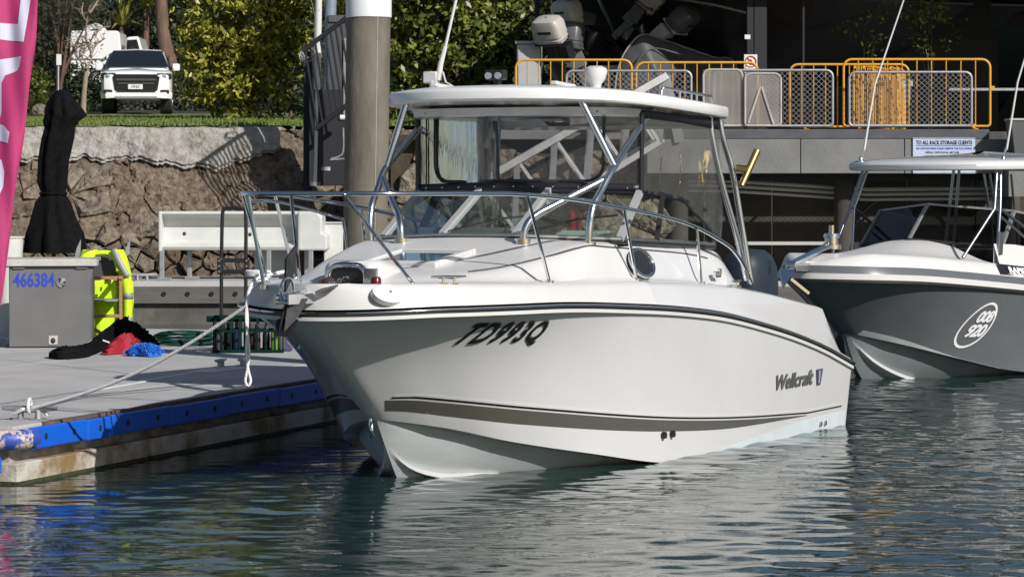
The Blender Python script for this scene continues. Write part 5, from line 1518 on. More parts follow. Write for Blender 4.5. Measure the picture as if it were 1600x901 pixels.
# ------------------------------------------------------------------ lawn, bank and hillside
def ground_z(x, y):
    return 3.12 + (min(y, 76) - 50.4) * .034 + max(0, y - 78) * .06 + max(0, y - 100) * .25
b = MB(); rows = []
for j in range(60):
    y = 50.25 + 27.5 * (j / 59)
    rows.append([(-30 + 31 * i / 90, y, ground_z(0, y) + .03 * noise2(-30 + 31 * i / 90, y * .5)) for i in range(91)])
b.grid(rows); o = b.obj("lawn", 'grass', None, smooth=80, kind='structure')
rg = np.random.default_rng(21)
gx, gy = rg.uniform(-9.5, -1.5, 16000), 50.45 + 15 * rg.uniform(0, 1, 16000) ** 1.5
gz = 3.12 + (gy - 50.4) * .034
h_ = rg.uniform(.03, .09, 16000)[:, None]; a_ = rg.uniform(0, 6.28, 16000)
w_ = np.stack([np.cos(a_), np.sin(a_), 0 * a_], 1) * .02
base = np.stack([gx, gy, gz - .01], 1); tip = base + np.concatenate([rg.normal(size=(16000, 2)) * .02, h_], 1)
v = np.stack([base - w_, base + w_, tip + w_ * .2, tip - w_ * .2], 1).reshape(-1, 3)
np_mesh("grass_blades", v, np.arange(64000).reshape(-1, 4), 'grass', kind='stuff')
b = MB(); rows = []
for j in range(40):
    y = 77.6 + 82 * (j / 39)
    rows.append([(-60 + 130 * i / 60, y, ground_z(0, y) - .03 + .25 * noise2((-60 + 130 * i / 60) * .2, y * .2) * min(1, (y - 77) / 10)) for i in range(61)])
b.grid(rows); b.obj("hillside", 'hill', None, smooth=80, kind='structure')
b = MB(); b.box((30, 70, -.6), (62, 45, .8)); b.obj("ground", 'soil', None, kind='structure')

# ------------------------------------------------------------------ planting
def plant(name, label, cat, base, crown, lean=(0, 0), trunk_r=.09, limbs=5, seed=1, leaf='leafm', size=.14, nclump=160, each=40, spread=.2, group=None, flat=.2, aspect=.45, fill=.55, trunk_m='bark', low=None):
    """crown: list of (cx, cy, cz, rx, ry, rz) lobes relative to the base"""
    rg = random.Random(seed)
    t = thing(name, label, cat, base, 0, group)
    top = max(c[2] for c in crown)
    b = MB()
    tp = smooth_path([(0, 0, -.1), (lean[0] * .3, lean[1] * .3, top * .35), (lean[0], lean[1], top)], 4)
    b.tube(tp, [trunk_r * (1 - .75 * i / (len(tp) - 1)) for i in range(len(tp))], 8)
    for k in range(limbs):
        c = crown[k % len(crown)]
        e = Vector((c[0] + rg.uniform(-.6, .6) * c[3], c[1] + rg.uniform(-.6, .6) * c[4], c[2] + rg.uniform(-.4, .6) * c[5]))
        s0 = Vector(tp[max(1, int(len(tp) * rg.uniform(.25, .7)))])
        b.tube([s0, s0.lerp(e, .5) + Vector((0, 0, .1)), e], [trunk_r * .5, trunk_r * .3, trunk_r * .12], 6)
    b.obj("trunk", trunk_m, t, smooth=60)
    cs = []
    vol = [c[3] * c[4] * c[5] for c in crown]
    for c, vv_ in zip(crown, vol):
        for _ in range(max(4, int(nclump * vv_ / sum(vol)))):
            while True:
                p = Vector((rg.uniform(-1, 1), rg.uniform(-1, 1), rg.uniform(-1, 1)))
                if .05 < p.length <= 1: break
            p = p.normalized() * (p.length ** fill)
            q = (c[0] + p.x * c[3], c[1] + p.y * c[4], c[2] + p.z * c[5])
            if low is not None and q[2] < low: continue
            cs.append(q)
    v, f = leaves(cs, size, each, (spread, spread, spread * .8), flat, aspect, seed)
    np_mesh("crown", v, f, leaf, t)
    return t
s_ = 60 / F
def base_at(px, y): 
    x = (px - 800) / F * y
    return (x, y, ground_z(x, y))
# the big yellow-green bush beside the ute
p = base_at(385, 60)
plant("broadleaf_bush", "large yellow-green broadleaf bush beside the parked white ute", "bush", p,
      [(-.1, 0, 1.9, 1.30, 1.1, 1.15), (-.55, 0, 1.0, .75, .9, .85), (.35, 0, 2.8, 1.0, 1.0, .8), (-.5, 0, 2.9, .85, .9, .75), (.75, .2, 1.2, .6, .8, .8), (-.05, -.3, .50, .7, .6, .45)],
      seed=4, leaf='leafy', size=.18, nclump=340, each=34, spread=.12, flat=.1, aspect=.42, trunk_r=.07, fill=.45)
p = base_at(455, 63)
plant("broadleaf_bush", "dark shaded bush between the yellow-green bush and the steel posts", "bush", p, [(0, 0, 1.5, .9, .9, 1.5), (.2, .2, 3.2, .9, .9, 1.0)], seed=6, leaf='leafd', size=.16, nclump=220, each=34, spread=.16, trunk_r=.06)
# the green tree behind the hardtop
p = base_at(715, 56)
plant("green_tree", "dense green tree rising behind the white boat's hardtop", "tree", p,
      [(-.05, 0, 1.5, 1.25, 1.0, 1.0), (-.6, 0, 2.6, .8, .9, .8), (.35, 0, 2.4, .95, .9, .8), (0, 0, 3.3, 1.2, 1.0, .7), (.75, 0, 1.5, .5, .6, .6), (-.9, 0, .8, .5, .6, .7), (.85, 0, .9, .45, .5, .5)],
      seed=9, leaf='leafm', size=.17, nclump=420, each=34, spread=.11, flat=.1, aspect=.46, trunk_r=.08, fill=.42)
p = base_at(520, 58)
plant("green_tree", "yellowish tree top showing between the steel posts and the concrete pile", "tree", p, [(0, 0, 2.9, .6, .7, .9)], seed=12, leaf='leafy', size=.15, nclump=90, each=34, spread=.14, trunk_r=.05)
# loose casuarina at the left, dead little tree, yucca, trunk
p = base_at(92, 80)
plant("she_oak", "wispy dark she-oak hanging at the left behind the small bare tree", "tree", p, [(0, 0, 3.4, 1.1, 1, 1.1), (-.6, 0, 2.4, .7, .8, .9), (.5, 0, 2.7, .6, .8, .6)], seed=15, leaf='leafg', size=.22, nclump=190, each=46, spread=.24, aspect=.07, trunk_r=.12, fill=.7)
p = base_at(50, 72)
plant("shrub", "low green shrub at the foot of the she-oak beside the banner", "shrub", p, [(0, 0, .6, .35, .4, .55)], seed=16, leaf='leafm', size=.1, nclump=50, each=30, spread=.1, trunk_r=.03)
bt = thing("bare_tree", "small pale crooked tree with bare twigs in front of the white van", "tree", base_at(130, 70), 0)
s_ = 70 / F
def btp(px, py, d=0): q = at(px, py, 70 + d); l = bt.location; return (q.x - l.x, q.y - l.y, q.z - l.z)
b = MB(); b.tube(smooth_path([btp(130, 178), btp(131, 150), btp(134, 120), btp(135, 106)], 4), [.075, .07, .068, .066, .062, .06, .06, .06, .055, .05, .05, .05, .045], 8)
rg = random.Random(3)
ends = []
for pts in ([(135, 108), (142, 92), (141, 70), (148, 48)], [(134, 110), (126, 96), (124, 78)], [(142, 88), (150, 70), (165, 60)], [(126, 95), (117, 84), (114, 70)], [(141, 76), (134, 60), (136, 30), (140, 8)], [(148, 55), (158, 44), (172, 42)], [(136, 34), (128, 22), (130, 4)], [(140, 20), (150, 6), (158, -10)]):
    P_ = smooth_path([btp(*q, rg.uniform(-.2, .2)) for q in pts], 3)
    b.tube(P_, [.036 * (1 - .75 * i / (len(P_) - 1)) for i in range(len(P_))], 5)
    ends += P_[2:]
    for _ in range(9):
        a = Vector(P_[rg.randrange(1, len(P_))]); b.tube([a, a + Vector((rg.uniform(-.22, .22), rg.uniform(-.2, .2), rg.uniform(-.02, .26)))], [.010, .004], 4)
b.obj("trunk", 'barkp', bt, smooth=60)
v, f = leaves([btp(124, 80), btp(132, 72), btp(138, 70), btp(118, 72), btp(128, 66)], .11, 60, (.16, .16, .10), aspect=.3, seed=6); np_mesh("crown", v, f, 'dry', bt)
def yucca(px, py, y, sc, label, seed):
    q = at(px, py, y); rg = random.Random(seed)
    t = thing("yucca", label, "plant", (q.x, q.y, ground_z(q.x, q.y)))
    hz0 = q.z - ground_z(q.x, q.y)
    b = MB(); b.tube([(0, 0, -.1), (0, 0, max(.2, hz0))], [.12, .09], 8); b.obj("trunk", 'bark', t, smooth=60)
    b = MB()
    for k in range(70):
        a = rg.uniform(0, 6.28); el = rg.uniform(.05, 1.45); L = sc * rg.uniform(.7, 1.1)
        d = Vector((math.cos(a) * math.cos(el), math.sin(a) * math.cos(el), math.sin(el))); sd = d.cross(Vector((0, 0, 1)))
        sd = sd.normalized() * .045 * sc if sd.length > .01 else Vector((.045 * sc, 0, 0))
        o = Vector((0, 0, hz0)); m1 = o + d * L * .5 + Vector((0, 0, .04)); e = o + d * L + Vector((0, 0, -.25 * L * (1 - el / 1.5)))
        b.add([o - sd * .6, o + sd * .6, m1 + sd, m1 - sd, e], [(0, 1, 2, 3), (3, 2, 4)])
    b.obj("blades", 'yucca', t)
yucca(190, 42, 93.2, 1.15, "large spiky yucca behind the white van", 2)
yucca(228, 14, 93.6, 1.0, "smaller spiky yucca behind the leaning trunk", 5)
lt = thing("leaning_tree", "leaning brown tree trunk rising behind the white ute", "tree", base_at(272, 92))
b = MB(); b.tube(smooth_path([(0, 0, -.1), (-.1, 0, 1.0), (-.35, 0, 2.2), (-.5, .2, 4.6)], 4), [.30, .28, .26, .25, .24, .23, .22, .21, .2, .2, .19, .18, .17], 10); b.obj("trunk", 'bark', lt, smooth=60)
v, f = leaves([(-.6 + random.uniform(-1.8, 1.8), .3 + random.uniform(-1.3, 1.3), 4.8 + random.uniform(-.6, 1.4)) for _ in range(90)], .2, 60, (.3, .3, .25), aspect=.3, seed=8); np_mesh("crown", v, f, 'leafd', lt)
# trees on the bank behind, each its own
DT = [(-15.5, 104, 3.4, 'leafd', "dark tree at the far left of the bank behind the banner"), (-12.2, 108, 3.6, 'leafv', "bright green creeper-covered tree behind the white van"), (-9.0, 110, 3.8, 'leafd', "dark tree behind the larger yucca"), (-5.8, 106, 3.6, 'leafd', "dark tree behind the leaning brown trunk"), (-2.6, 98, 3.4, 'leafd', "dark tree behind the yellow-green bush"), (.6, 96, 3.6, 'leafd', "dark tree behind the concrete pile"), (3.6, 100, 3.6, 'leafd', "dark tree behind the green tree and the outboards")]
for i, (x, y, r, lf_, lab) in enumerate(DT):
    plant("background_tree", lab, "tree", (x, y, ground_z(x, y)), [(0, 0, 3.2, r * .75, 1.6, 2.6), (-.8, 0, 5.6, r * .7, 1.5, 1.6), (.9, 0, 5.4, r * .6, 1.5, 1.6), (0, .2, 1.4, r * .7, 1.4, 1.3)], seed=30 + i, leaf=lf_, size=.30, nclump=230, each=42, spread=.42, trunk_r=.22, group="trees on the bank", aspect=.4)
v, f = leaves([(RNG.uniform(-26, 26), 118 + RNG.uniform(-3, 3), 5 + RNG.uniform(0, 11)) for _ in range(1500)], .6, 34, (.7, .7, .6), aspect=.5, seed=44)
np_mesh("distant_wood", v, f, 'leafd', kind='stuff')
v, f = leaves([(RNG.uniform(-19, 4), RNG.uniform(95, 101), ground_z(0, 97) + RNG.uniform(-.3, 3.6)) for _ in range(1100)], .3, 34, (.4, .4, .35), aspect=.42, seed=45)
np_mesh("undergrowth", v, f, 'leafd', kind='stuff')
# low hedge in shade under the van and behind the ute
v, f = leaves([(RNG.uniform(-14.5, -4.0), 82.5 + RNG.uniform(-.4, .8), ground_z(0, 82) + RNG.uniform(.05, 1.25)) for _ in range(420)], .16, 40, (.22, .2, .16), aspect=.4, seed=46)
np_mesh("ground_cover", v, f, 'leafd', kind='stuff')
b = MB()
for px, r in ((62, .22), (72, .16), (80, .13), (55, .14)):
    q = at(px, 158, 71); b.ball((q.x, q.y, ground_z(0, 71) + r * .5), (r, r, r * .8), 8, 6)
tag(b.obj("garden_rocks", 'rockb', None, smooth=30), "cluster of small pale garden rocks at the left of the lawn", "rocks")
# scrub beside the pile
plant("scrub", "dry scrub growing on the seawall beside the concrete pile", "scrub", (at(625, 300, 49).x, 49.0, 1.3), [(0, 0, .7, .35, .3, .5), (-.1, 0, .2, .3, .3, .4)], seed=60, leaf='dry', size=.07, nclump=70, each=40, spread=.10, trunk_r=.02)
sg_ = thing("small_sign", "small pale sign on a thin post at the left behind the black parasol", "sign", base_at(91, 66))
s_ = 66 / F
b = MB(); b.cyl((0, 0, -.1), (0, 0, 1.35), .022, 8); b.obj("post", 'galv', sg_); b = MB(); b.box((.02, -.03, 1.28), (.11, .02, .24)); b.obj("sign_panel", 'plate', sg_)

# ------------------------------------------------------------------ the white ute and the van
CYY = 77.0
car = thing("parked_ute", "white dual-cab ute parked facing the water beside the yellow-green bush", "car", base_at(216, CYY), R(6))
car.location.z = ground_z(0, CYY) - .02
car.scale = (.95, .95, .93)
# local: x across, -y towards the camera (nose), z up
W = .93
def loft(secs, name, m, parent, smooth=35, bevel=0.0, closed=True):
    b = MB(); b.grid(secs, closed=closed)
    if closed:
        n = len(secs[0]); b.f.append(tuple(range(n - 1, -1, -1))); b.f.append(tuple(range(len(b.v) - n, len(b.v)))); b.mi += [0, 0]
    return b.obj(name, m, parent, smooth=smooth, bevel=bevel)
def sec(y, w, z0, z1, cr=.03, ch=.08):
    return [(-w + ch * .4, y, z0), (-w, y, z0 + ch), (-w, y, z1 - ch), (-w + ch, y, z1), (0, y, z1 + cr), (w - ch, y, z1), (w, y, z1 - ch), (w, y, z0 + ch), (w - ch * .4, y, z0)]
loft([sec(-2.62, .70, .50, 1.02, .02), sec(-2.56, .84, .45, 1.08, .03), sec(-2.40, .92, .42, 1.13, .04), sec(-1.5, .93, .42, 1.20, .06), sec(-1.20, .93, .42, 1.22, .05), sec(1.0, .93, .42, 1.22, .0), sec(2.6, .92, .45, 1.22, 0)], "body", 'carw', car)
def gsec(y, wb, wt, z0, z1): return [(-wb, y, z0), (-wt - .01, y, z1 - .08), (-wt + .08, y, z1), (0, y, z1 + .025), (wt - .08, y, z1), (wt + .01, y, z1 - .08), (wb, y, z0)]
loft([gsec(-1.28, .90, .80, 1.20, 1.26), gsec(-.55, .90, .70, 1.20, 1.80), gsec(.2, .90, .70, 1.20, 1.83), gsec(1.0, .90, .70, 1.20, 1.80), gsec(1.35, .90, .72, 1.20, 1.3)], "cab", 'carw', car)
b = MB(); b.grid([[(-.83, -1.30, 1.30), (0, -1.335, 1.31), (.83, -1.30, 1.30)], [(-.655, -.64, 1.765), (0, -.665, 1.785), (.655, -.64, 1.765)]]); b.obj("windscreen", 'carglass', car, solid=.02)
for sg in (1, -1):
    b = MB(); b.add([(sg * .905, -.95, 1.27), (sg * .905, .95, 1.27), (sg * .735, .85, 1.72), (sg * .735, -.42, 1.72)], [(0, 1, 2, 3)]); b.obj("side_window", 'carglass', car, solid=.02)
    b = MB(); b.box((sg * 1.03, -.72, 1.32), (.20, .12, .20)); b.obj("mirror", 'carw', car, bevel=.04)
    b = MB(); b.box((sg * .72, -2.50, 1.00), (.40, .16, .17), Matrix.Rotation(sg * .25, 3, 'Z')); hl = b.obj("headlight", 'grille', car, bevel=.03); b = MB(); b.ball((sg * .73, -2.585, 1.0), (.075, .04, .06), 10, 6); b.obj("lens", 'lamp', hl, smooth=60)
    b = MB(); b.box((sg * .74, -2.58, .58), (.24, .10, .11)); b.obj("fog_lamp", 'grille', car, bevel=.02)
    b = MB(); b.box((sg * .42, .0, 1.855), (.03, 1.0, .03)); b.obj("roof_bar", 'blk', car)
    for y in (-1.75, 1.6):
        b = MB(); b.tube([(sg * .62, y, .38), (sg * .91, y, .38)], .39, 22); w_ = b.obj("wheel", 'tyre', car, smooth=40); b = MB(); b.tube([(sg * .90, y, .38), (sg * .925, y, .38)], .25, 16); b.obj("rim", 'alu', w_, smooth=40)
b = MB(); b.prism([(-.56, -2.66, 1.05), (.56, -2.66, 1.05), (.62, -2.66, .98), (.56, -2.66, .62), (.46, -2.66, .55), (-.46, -2.66, .55), (-.56, -2.66, .62), (-.62, -2.66, .98)], (0, .12, 0)); gr = b.obj("grille", 'grille', car, bevel=.02)
b = MB(); b.box((0, -2.675, .90), (1.04, .04, .05)); b.box((0, -2.675, .80), (.95, .03, .03)); b.obj("grille_bar", 'dkgrey', gr)
loft([sec(-2.72, .50, .42, .54, 0, .03), sec(-2.66, .80, .40, .56, 0, .04), sec(-2.4, .94, .40, .60, 0, .05)], "bumper", 'carw', car)
b = MB(); b.box((0, -2.70, .42), (1.1, .06, .07)); b.obj("skid_plate", 'alu', car, bevel=.01)
b = MB(); b.box((-.02, -2.70, .71), (.38, .02, .13)); pl = b.obj("number_plate", 'plate', car)
vs, fs = text_mesh("U18 SLD", .10, .002); b = MB(); b.add([(-.02 + x * .62, -2.713, .71 + z) for x, z in vs], fs); b.obj("plate_lettering", 'black_ink', pl)

VY = 90.0
van = thing("white_van", "white van seen side on behind the bare tree and the ute", "van", base_at(168, VY), R(0))
van.location.z = H - (98 - YH) * VY / F - .98
k = VY / F
b = MB(); b.prism([(-60 * k, 0, .32), (22 * k, 0, .32), (24 * k, 0, .9), (22 * k, 0, 1.06), (-58 * k, 0, 1.06)], (0, 1.8, 0)); b.obj("body", 'carw', van, bevel=.05)
b = MB(); b.prism([(-60 * k, .05, 1.06), (-58 * k, .05, 1.95), (14 * k, .05, 1.95), (18 * k, .05, 1.9), (22 * k, .05, 1.06)], (0, 1.7, 0)); b.obj("canopy", 'carw', van, bevel=.06)
b = MB(); b.prism([(22 * k, 0, .32), (24 * k, 0, 1.0), (30 * k, 0, 1.75), (48 * k, 0, 1.78), (58 * k, 0, 1.1), (62 * k, 0, .9), (62 * k, 0, .32)], (0, 1.8, 0)); b.obj("cab", 'carw', van, bevel=.05)
b = MB(); b.prism([(28 * k, -.012, 1.1), (31 * k, -.012, 1.66), (46 * k, -.012, 1.68), (54 * k, -.012, 1.12)], (0, .02, 0)); b.obj("side_window", 'carglass', van)
b = MB(); b.box((-18 * k, -.012, 1.08), (80 * k, .02, .03)); b.box((-18 * k, -.012, .80), (80 * k, .02, .03)); b.obj("side_trim", 'dkgrey', van)
b = MB(); b.tube(smooth_path([(-40 * k, .8, 1.95), (-35 * k, .8, 2.08), (-22 * k, .8, 2.12), (-10 * k, .8, 1.95)], 4), .09, 8); b.obj("roof_spoiler", 'carw', van, smooth=60)
for x in (-40, 44):
    b = MB(); b.tube([(x * k, -.02, .32), (x * k, .2, .32)], .33, 18); b.obj("wheel", 'tyre', van, smooth=40)
tag(van, "white van seen side on behind the bare tree and the ute", "van")
rb = thing("roof_rack", "", ""); bpy.data.objects.remove(rb)

# ------------------------------------------------------------------ steel posts and gate beside the pile
gt = thing("gate_panel", "charcoal gate panel between the blue-grey post and the concrete pile", "gate", at(527, 300, 48.7).to_tuple()[:2] + (0,))
k = 48.7 / F
def gz(py): return H - (py - YH) * k
b = MB(); b.box((.0, 0, (gz(24) + gz(270)) / 2), (.32, .05, gz(24) - gz(270))); b.obj("panel", 'panel', gt, bevel=.006)
b = MB(); b.box((.13, -.04, (gz(60) + gz(180)) / 2), (.05, .04, gz(60) - gz(180))); b.obj("edge_strip", 'galv', gt)
b = MB(); b.box((.0, -.03, gz(30)), (.28, .06, .10)); b.obj("top_rail", 'slab', gt)
b = MB(); b.cyl((.05, -.05, gz(184)), (.17, -.05, gz(184)), .045, 10); b.obj("lock_cylinder", 'pilecap', gt, smooth=40)
b = MB(); b.tube(smooth_path([(.10, -.05, gz(200)), (.10, -.05, gz(236)), (.02, -.05, gz(245)), (-.10, -.05, gz(248))], 4), .018, 6); b.tube([(-.12, -.05, gz(250)), (.14, -.05, gz(248))], .016, 6); b.obj("pipework", 'galv', gt, smooth=60)
b = MB(); b.box((-.15, .1, gz(215)), (.62, .3, gz(140) - gz(290))); b.obj("footing", 'col', gt, bevel=.01)
def post(px, y, z0, z1, r, m, name, label, lean=0.0, sq=False):
    q = at(px, 300, y); t = thing(name, label, "post", (q.x, y, 0))
    b = MB()
    if sq: b.box((0, 0, (z0 + z1) / 2), (r * 2, r * 2, z1 - z0))
    else: b.tube([(0, 0, z0), (lean, 0, z1)], r, 14)
    b.obj("shaft", m, t, smooth=40)
    b = MB(); b.cyl((0, 0, z0), (0, 0, z0 + .06), r * 1.8, 14); b.obj("base_collar", 'galv', t, smooth=40)
    return t
post(493, 48.7, 2.1, 5.8, .058, 'post_w', "narrow_post", "narrow flaking white post left of the blue-grey post", .06)
post(510, 48.8, 2.35, 5.8, .095, 'post_b', "steel_post", "blue-grey round steel post left of the concrete pile", .09)
post(481, 48.9, 1.9, 4.4, .07, 'col', "dark_post", "thin dark post left of the flaking white post", .03, True)
ru = post(473, 46.4, .3, 1.75, .045, 'rust', "rusty_post", "short rusty steel post on the far pontoon behind the bow rail", 0, True)
q = at(481, 85, 48.4); b = MB()
for r_, dx, dz in ((.12, 0, 0), (.095, .02, .02), (.11, -.03, -.03), (.10, .01, .04), (.08, -.02, .0)):
    b.tube([(q.x + dx + r_ * math.cos(a), q.y + .02 * math.sin(3 * a), q.z + dz + r_ * .9 * math.sin(a)) for a in [j * math.pi / 12 for j in range(24)]], .006, 5, closed=True)
b.tube([(q.x + .1, q.y, q.z), (q.x + .12, q.y, q.z + .6), (q.x + .05, q.y, q.z + .9)], .006, 5)
tag(b.obj("wire_coil", 'galv', None, smooth=60), "coil of grey wire hanging on the flaking white post", "wire")

# ------------------------------------------------------------------ gangway from the platform down to the far pontoon
gw = thing("gangway", "aluminium truss gangway sloping down behind the white boat's clear curtains", "gangway", (0, 0, 0))
PY_ = 46.0; PZ = H - (202 - YH) * PY_ / F
def gp_(px, py, y): return at(px, py, y)
top_a, top_b = at(690, 318, 44.3), at(1042, 118, 44.9)
bot_a, bot_b = at(690, 428, 44.3), at(1030, 222, 44.9)
for dy in (0, 1.0):
    d = Vector((0, dy, 0))
    b = MB(); b.bar(top_a + d, top_b + d, .10, .12); b.obj("top_chord", 'alu', gw, bevel=.01)
    b = MB(); b.bar(bot_a + d, bot_b + d, .08, .10); b.obj("bottom_chord", 'alu', gw, bevel=.01)
    for i in range(7):
        f_ = i / 6
        a = top_a.lerp(top_b, f_) + d; c = bot_a.lerp(bot_b, f_) + d
        b = MB(); b.bar(a, c, .05, .09); b.obj("truss_post", 'alu', gw)
        if i < 6:
            c2 = bot_a.lerp(bot_b, (i + 1) / 6) + d
            b = MB(); b.bar(a, c2, .045, .05); b.obj("truss_diagonal", 'alu', gw)
b = MB(); c1, c2 = bot_a + Vector((0, .5, .03)), bot_b + Vector((0, .5, .03)); b.bar(c1, c2, .9, .05); b.obj("walkway", 'galv', gw)
for d in (Vector((0, 0, 0)), Vector((0, 1.0, 0))):
    b = MB(); b.bar(top_b + d, top_b + d + Vector((.22, 0, -1.0)), .06, .09); b.obj("end_post", 'alu', gw)
# second handrail gangway leading left, which throws the ladder-like shadow on the seawall
hr = thing("stair_rail", "steel barred railing beside the gate panel behind the concrete pile", "railing", (0, 0, 0))
ra, rb_ = Vector((-2.22, 47.5, 5.10)), Vector((-3.35, 47.6, 4.25))
low = Vector((.20, 0, -1.25))
for d in (Vector((0, 0, 0)), low):
    b = MB(); b.tube([ra + d, rb_ + d], .04, 8); b.obj("rail", 'col', hr)
bal = None
for i in range(14):
    p = ra.lerp(rb_, (i + .5) / 14)
    if bal is None:
        b = MB(); b.cyl(low, (0, 0, 0), .017, 6); bal = b.obj("baluster", 'col', hr); bal.location = p
    else: rep(bal, hr, p)
b = MB(); b.cyl((-2.24, 47.55, .4), (-2.24, 47.55, 5.1), .06, 8); b.obj("newel_post", 'col', hr)

# ------------------------------------------------------------------ platform on the right
pf = thing("platform", "concrete marina platform with dark kerb carrying the yellow barriers", "platform", (0, 0, 0))
k = PY_ / F
XR = at(1546, 200, PY_).x; XL = -.55
XM = at(1008, 0, PY_).x
b = MB(); b.box(((XM + XR) / 2, PY_ + .25, PZ - .075), (XR - XM, .5, .150)); b.obj("kerb", 'slab', pf, bevel=.012)
b = MB(); b.box(((XL + XM) / 2 - .5, PY_ + .60, PZ - .075), (XM - XL + 1.0, .30, .150)); b.obj("kerb", 'beam', pf, bevel=.012)
b = MB(); b.box(((XL + XR) / 2 + .2, PY_ + 10.2, PZ - .09), (XR - XL + 2.4, 18.8, .14)); b.obj("platform_slab", 'floor', pf)
zb0, zb1 = H - (271 - YH) * k, PZ - .155
xs = [at(1010, 0, PY_).x, at(1250, 0, PY_).x, at(1412, 0, PY_).x, at(1575, 0, PY_).x]
for i in range(3):
    b = MB(); b.box(((xs[i] + xs[i + 1]) / 2, PY_ + .12, (zb0 + zb1) / 2), (xs[i + 1] - xs[i] - .012, .4, zb1 - zb0)); b.obj("edge_beam", 'beam', pf, bevel=.01)
b = MB(); b.box(((xs[0] + 12) / 2, PY_ + .6, (zb0 + PZ) / 2 - .2), (12 - xs[0], .4, .5)); b.obj("rear_beam", 'col', pf)
x = at(1005, 0, PY_).x
for i in range(8):
    b = MB(); b.box((x + .55, PY_ + 2.4, .8), (1.085, .12, 3.4)); b.obj("wall_panel", 'dkwall', pf, bevel=.008); x += 1.1
for i, (z, r_) in enumerate(((2.18, .035), (2.10, .03), (2.02, .025))):
    b = MB(); b.tube([(1.2, PY_ + .9, z + .02), (3.4, PY_ + .95, z), (5.6, PY_ + .9, z - .14), (9.5, PY_ + .95, z - .10)], r_, 8); b.obj("service_pipe", 'pipe', pf, smooth=60)
for x0, x1, d_ in ((2.0, 3.6, .55), (5.2, 7.0, .7)):
    b = MB(); b.tube([(x0 + (x1 - x0) * i / 16, PY_ + 1.0, 2.0 - d_ * (2 * i / 16 - 1) ** 2 * (1 if i < 16 else 1) - .05) for i in range(17)], .03, 6)
    b.obj("hanging_cable", 'blk', pf, smooth=60)
b = MB(); b.box((at(1225, 380, 45.8).x, 45.8, H - (380 - YH) * 45.8 / F), (1.5, .12, .05)); b.obj("timber_rail", 'pipe', pf)
for x in (2.6, 5.2, 7.8):
    b = MB(); b.cyl((x, PY_ + .6, -1.5), (x, PY_ + .6, zb0 + .3), .16, 14); b.obj("support_pile", 'dkwall', pf, smooth=50)
# sign on the beam
sn = thing("notice_sign", "pale blue notice board headed TO ALL RACK STORAGE CLIENTS on the platform beam", "sign", at(1475, 243, PY_ - .1).to_tuple())
wS, hS = 97 * k, 56 * k
b = MB(); b.box((0, 0, 0), (wS, .02, hS)); b.obj("board", 'signw', sn)
for z in (hS / 2 - .008, -hS / 2 + .008):
    b = MB(); b.box((0, -.012, z), (wS, .01, .016)); b.obj("board_edge", 'galv', sn)
for txt, sz, z, al, x, m_ in (("TO ALL RACK STORAGE CLIENTS", .082, .195, 'CENTER', 0, 'signd'), ("WE HAVE RETURNS PLEASE OBSERVE THE FOLLOWING", .040, .105, 'CENTER', 0, 'blue_ink'), ("1 INSTALL YOUR PLUGS ALL ARE CLEAR", .045, .045, 'LEFT', -.30, 'signd'), ("2 FLUSH AND SET UP", .045, -.015, 'LEFT', -.30, 'signd'), ("3 WASH DOWN ALL BOATS HERE", .045, -.075, 'LEFT', -.30, 'signd'), ("4 KEEP DOCK CLEAR", .045, -.135, 'LEFT', -.30, 'signd')):
    vs, fs = text_mesh(txt, sz, .0035 if sz > .06 else .001, 0, al)
    wd = max(a for a, c in vs) - min(a for a, c in vs); kx = min(.92, wS * (.90 if al == 'CENTER' else .55) / wd)
    b = MB(); b.add([(x + a * kx, -.0135, z + c) for a, c in vs], fs); b.obj("lettering", m_, sn)
b = MB(); b.box((0, -.0135, .150), (wS * .9, .002, .008)); b.obj("rule", 'blue_ink', sn)

# ------------------------------------------------------------------ yellow crowd barriers and mesh panels
def rrect(w, h, r, n=5):
    pts = []
    for cx, cz, a0 in ((w - r, h - r, 0), (r, h - r, 90), (r, .06, 180), (w - r, .06, 270)):
        rr = r if cz > .2 else .05
        cxx = cx if cz > .2 else (.05 if cx < w / 2 else w - .05)
        for i in range(n + 1):
            a = math.radians(a0 + 90 * i / n); pts.append((cxx + rr * math.cos(a), 0, (cz if cz > .2 else .06 + rr) + rr * math.sin(a)))
    return pts
bars = {}
def barrier(loc, w, h, nb, label, yaw=0.0, feet=True, group="yellow crowd barriers on the platform", tilt=0.0, clip=False):
    t = thing("crowd_barrier", label, "barrier", loc, yaw, group)
    t.rotation_euler = (tilt, 0, yaw)
    b = MB(); b.tube(rrect(w, h, .13), .020, 8, closed=True); b.obj("frame", 'yel', t, smooth=60)
    key = round(h, 2)
    for i in range(nb):
        x = w * (i + 1) / (nb + 1)
        if key not in bars:
            b = MB(); b.cyl((0, 0, .06), (0, 0, h), .0095, 6); bars[key] = b.obj("bar", 'yel', t, smooth=40); bars[key].location = (x, 0, 0)
        else: rep(bars[key], t, (x, 0, 0))
    if feet:
        for x in (.25, w - .25):
            b = MB(); b.box((x, 0, .012), (.05, .55, .018)); b.box((x, 0, .05), (.04, .03, .09)); b.obj("foot", 'yel', t)
    if clip:
        b = MB(); b.box((w + .03, 0, h * .6), (.08, .03, .05)); b.obj("hook", 'yel', t)
    return t
def bx(px, y): return (px - 800) / F * y
hb_ = 1.06
def bar_px(p0, p1, ptop, y, nb, label, clip=False):
    return barrier((bx(p0, y), y, PZ), (p1 - p0) * y / F, H - (ptop - YH) * y / F - PZ, nb, label, clip=clip)
bar_px(806, 987, 94, 46.75, 9, "yellow barrier nearest the pale cabinet and the green tree, leftmost of the row")
bar_px(994, 1184, 98, 46.85, 9, "yellow barrier in front of the grey upturned dinghy, second in the row")
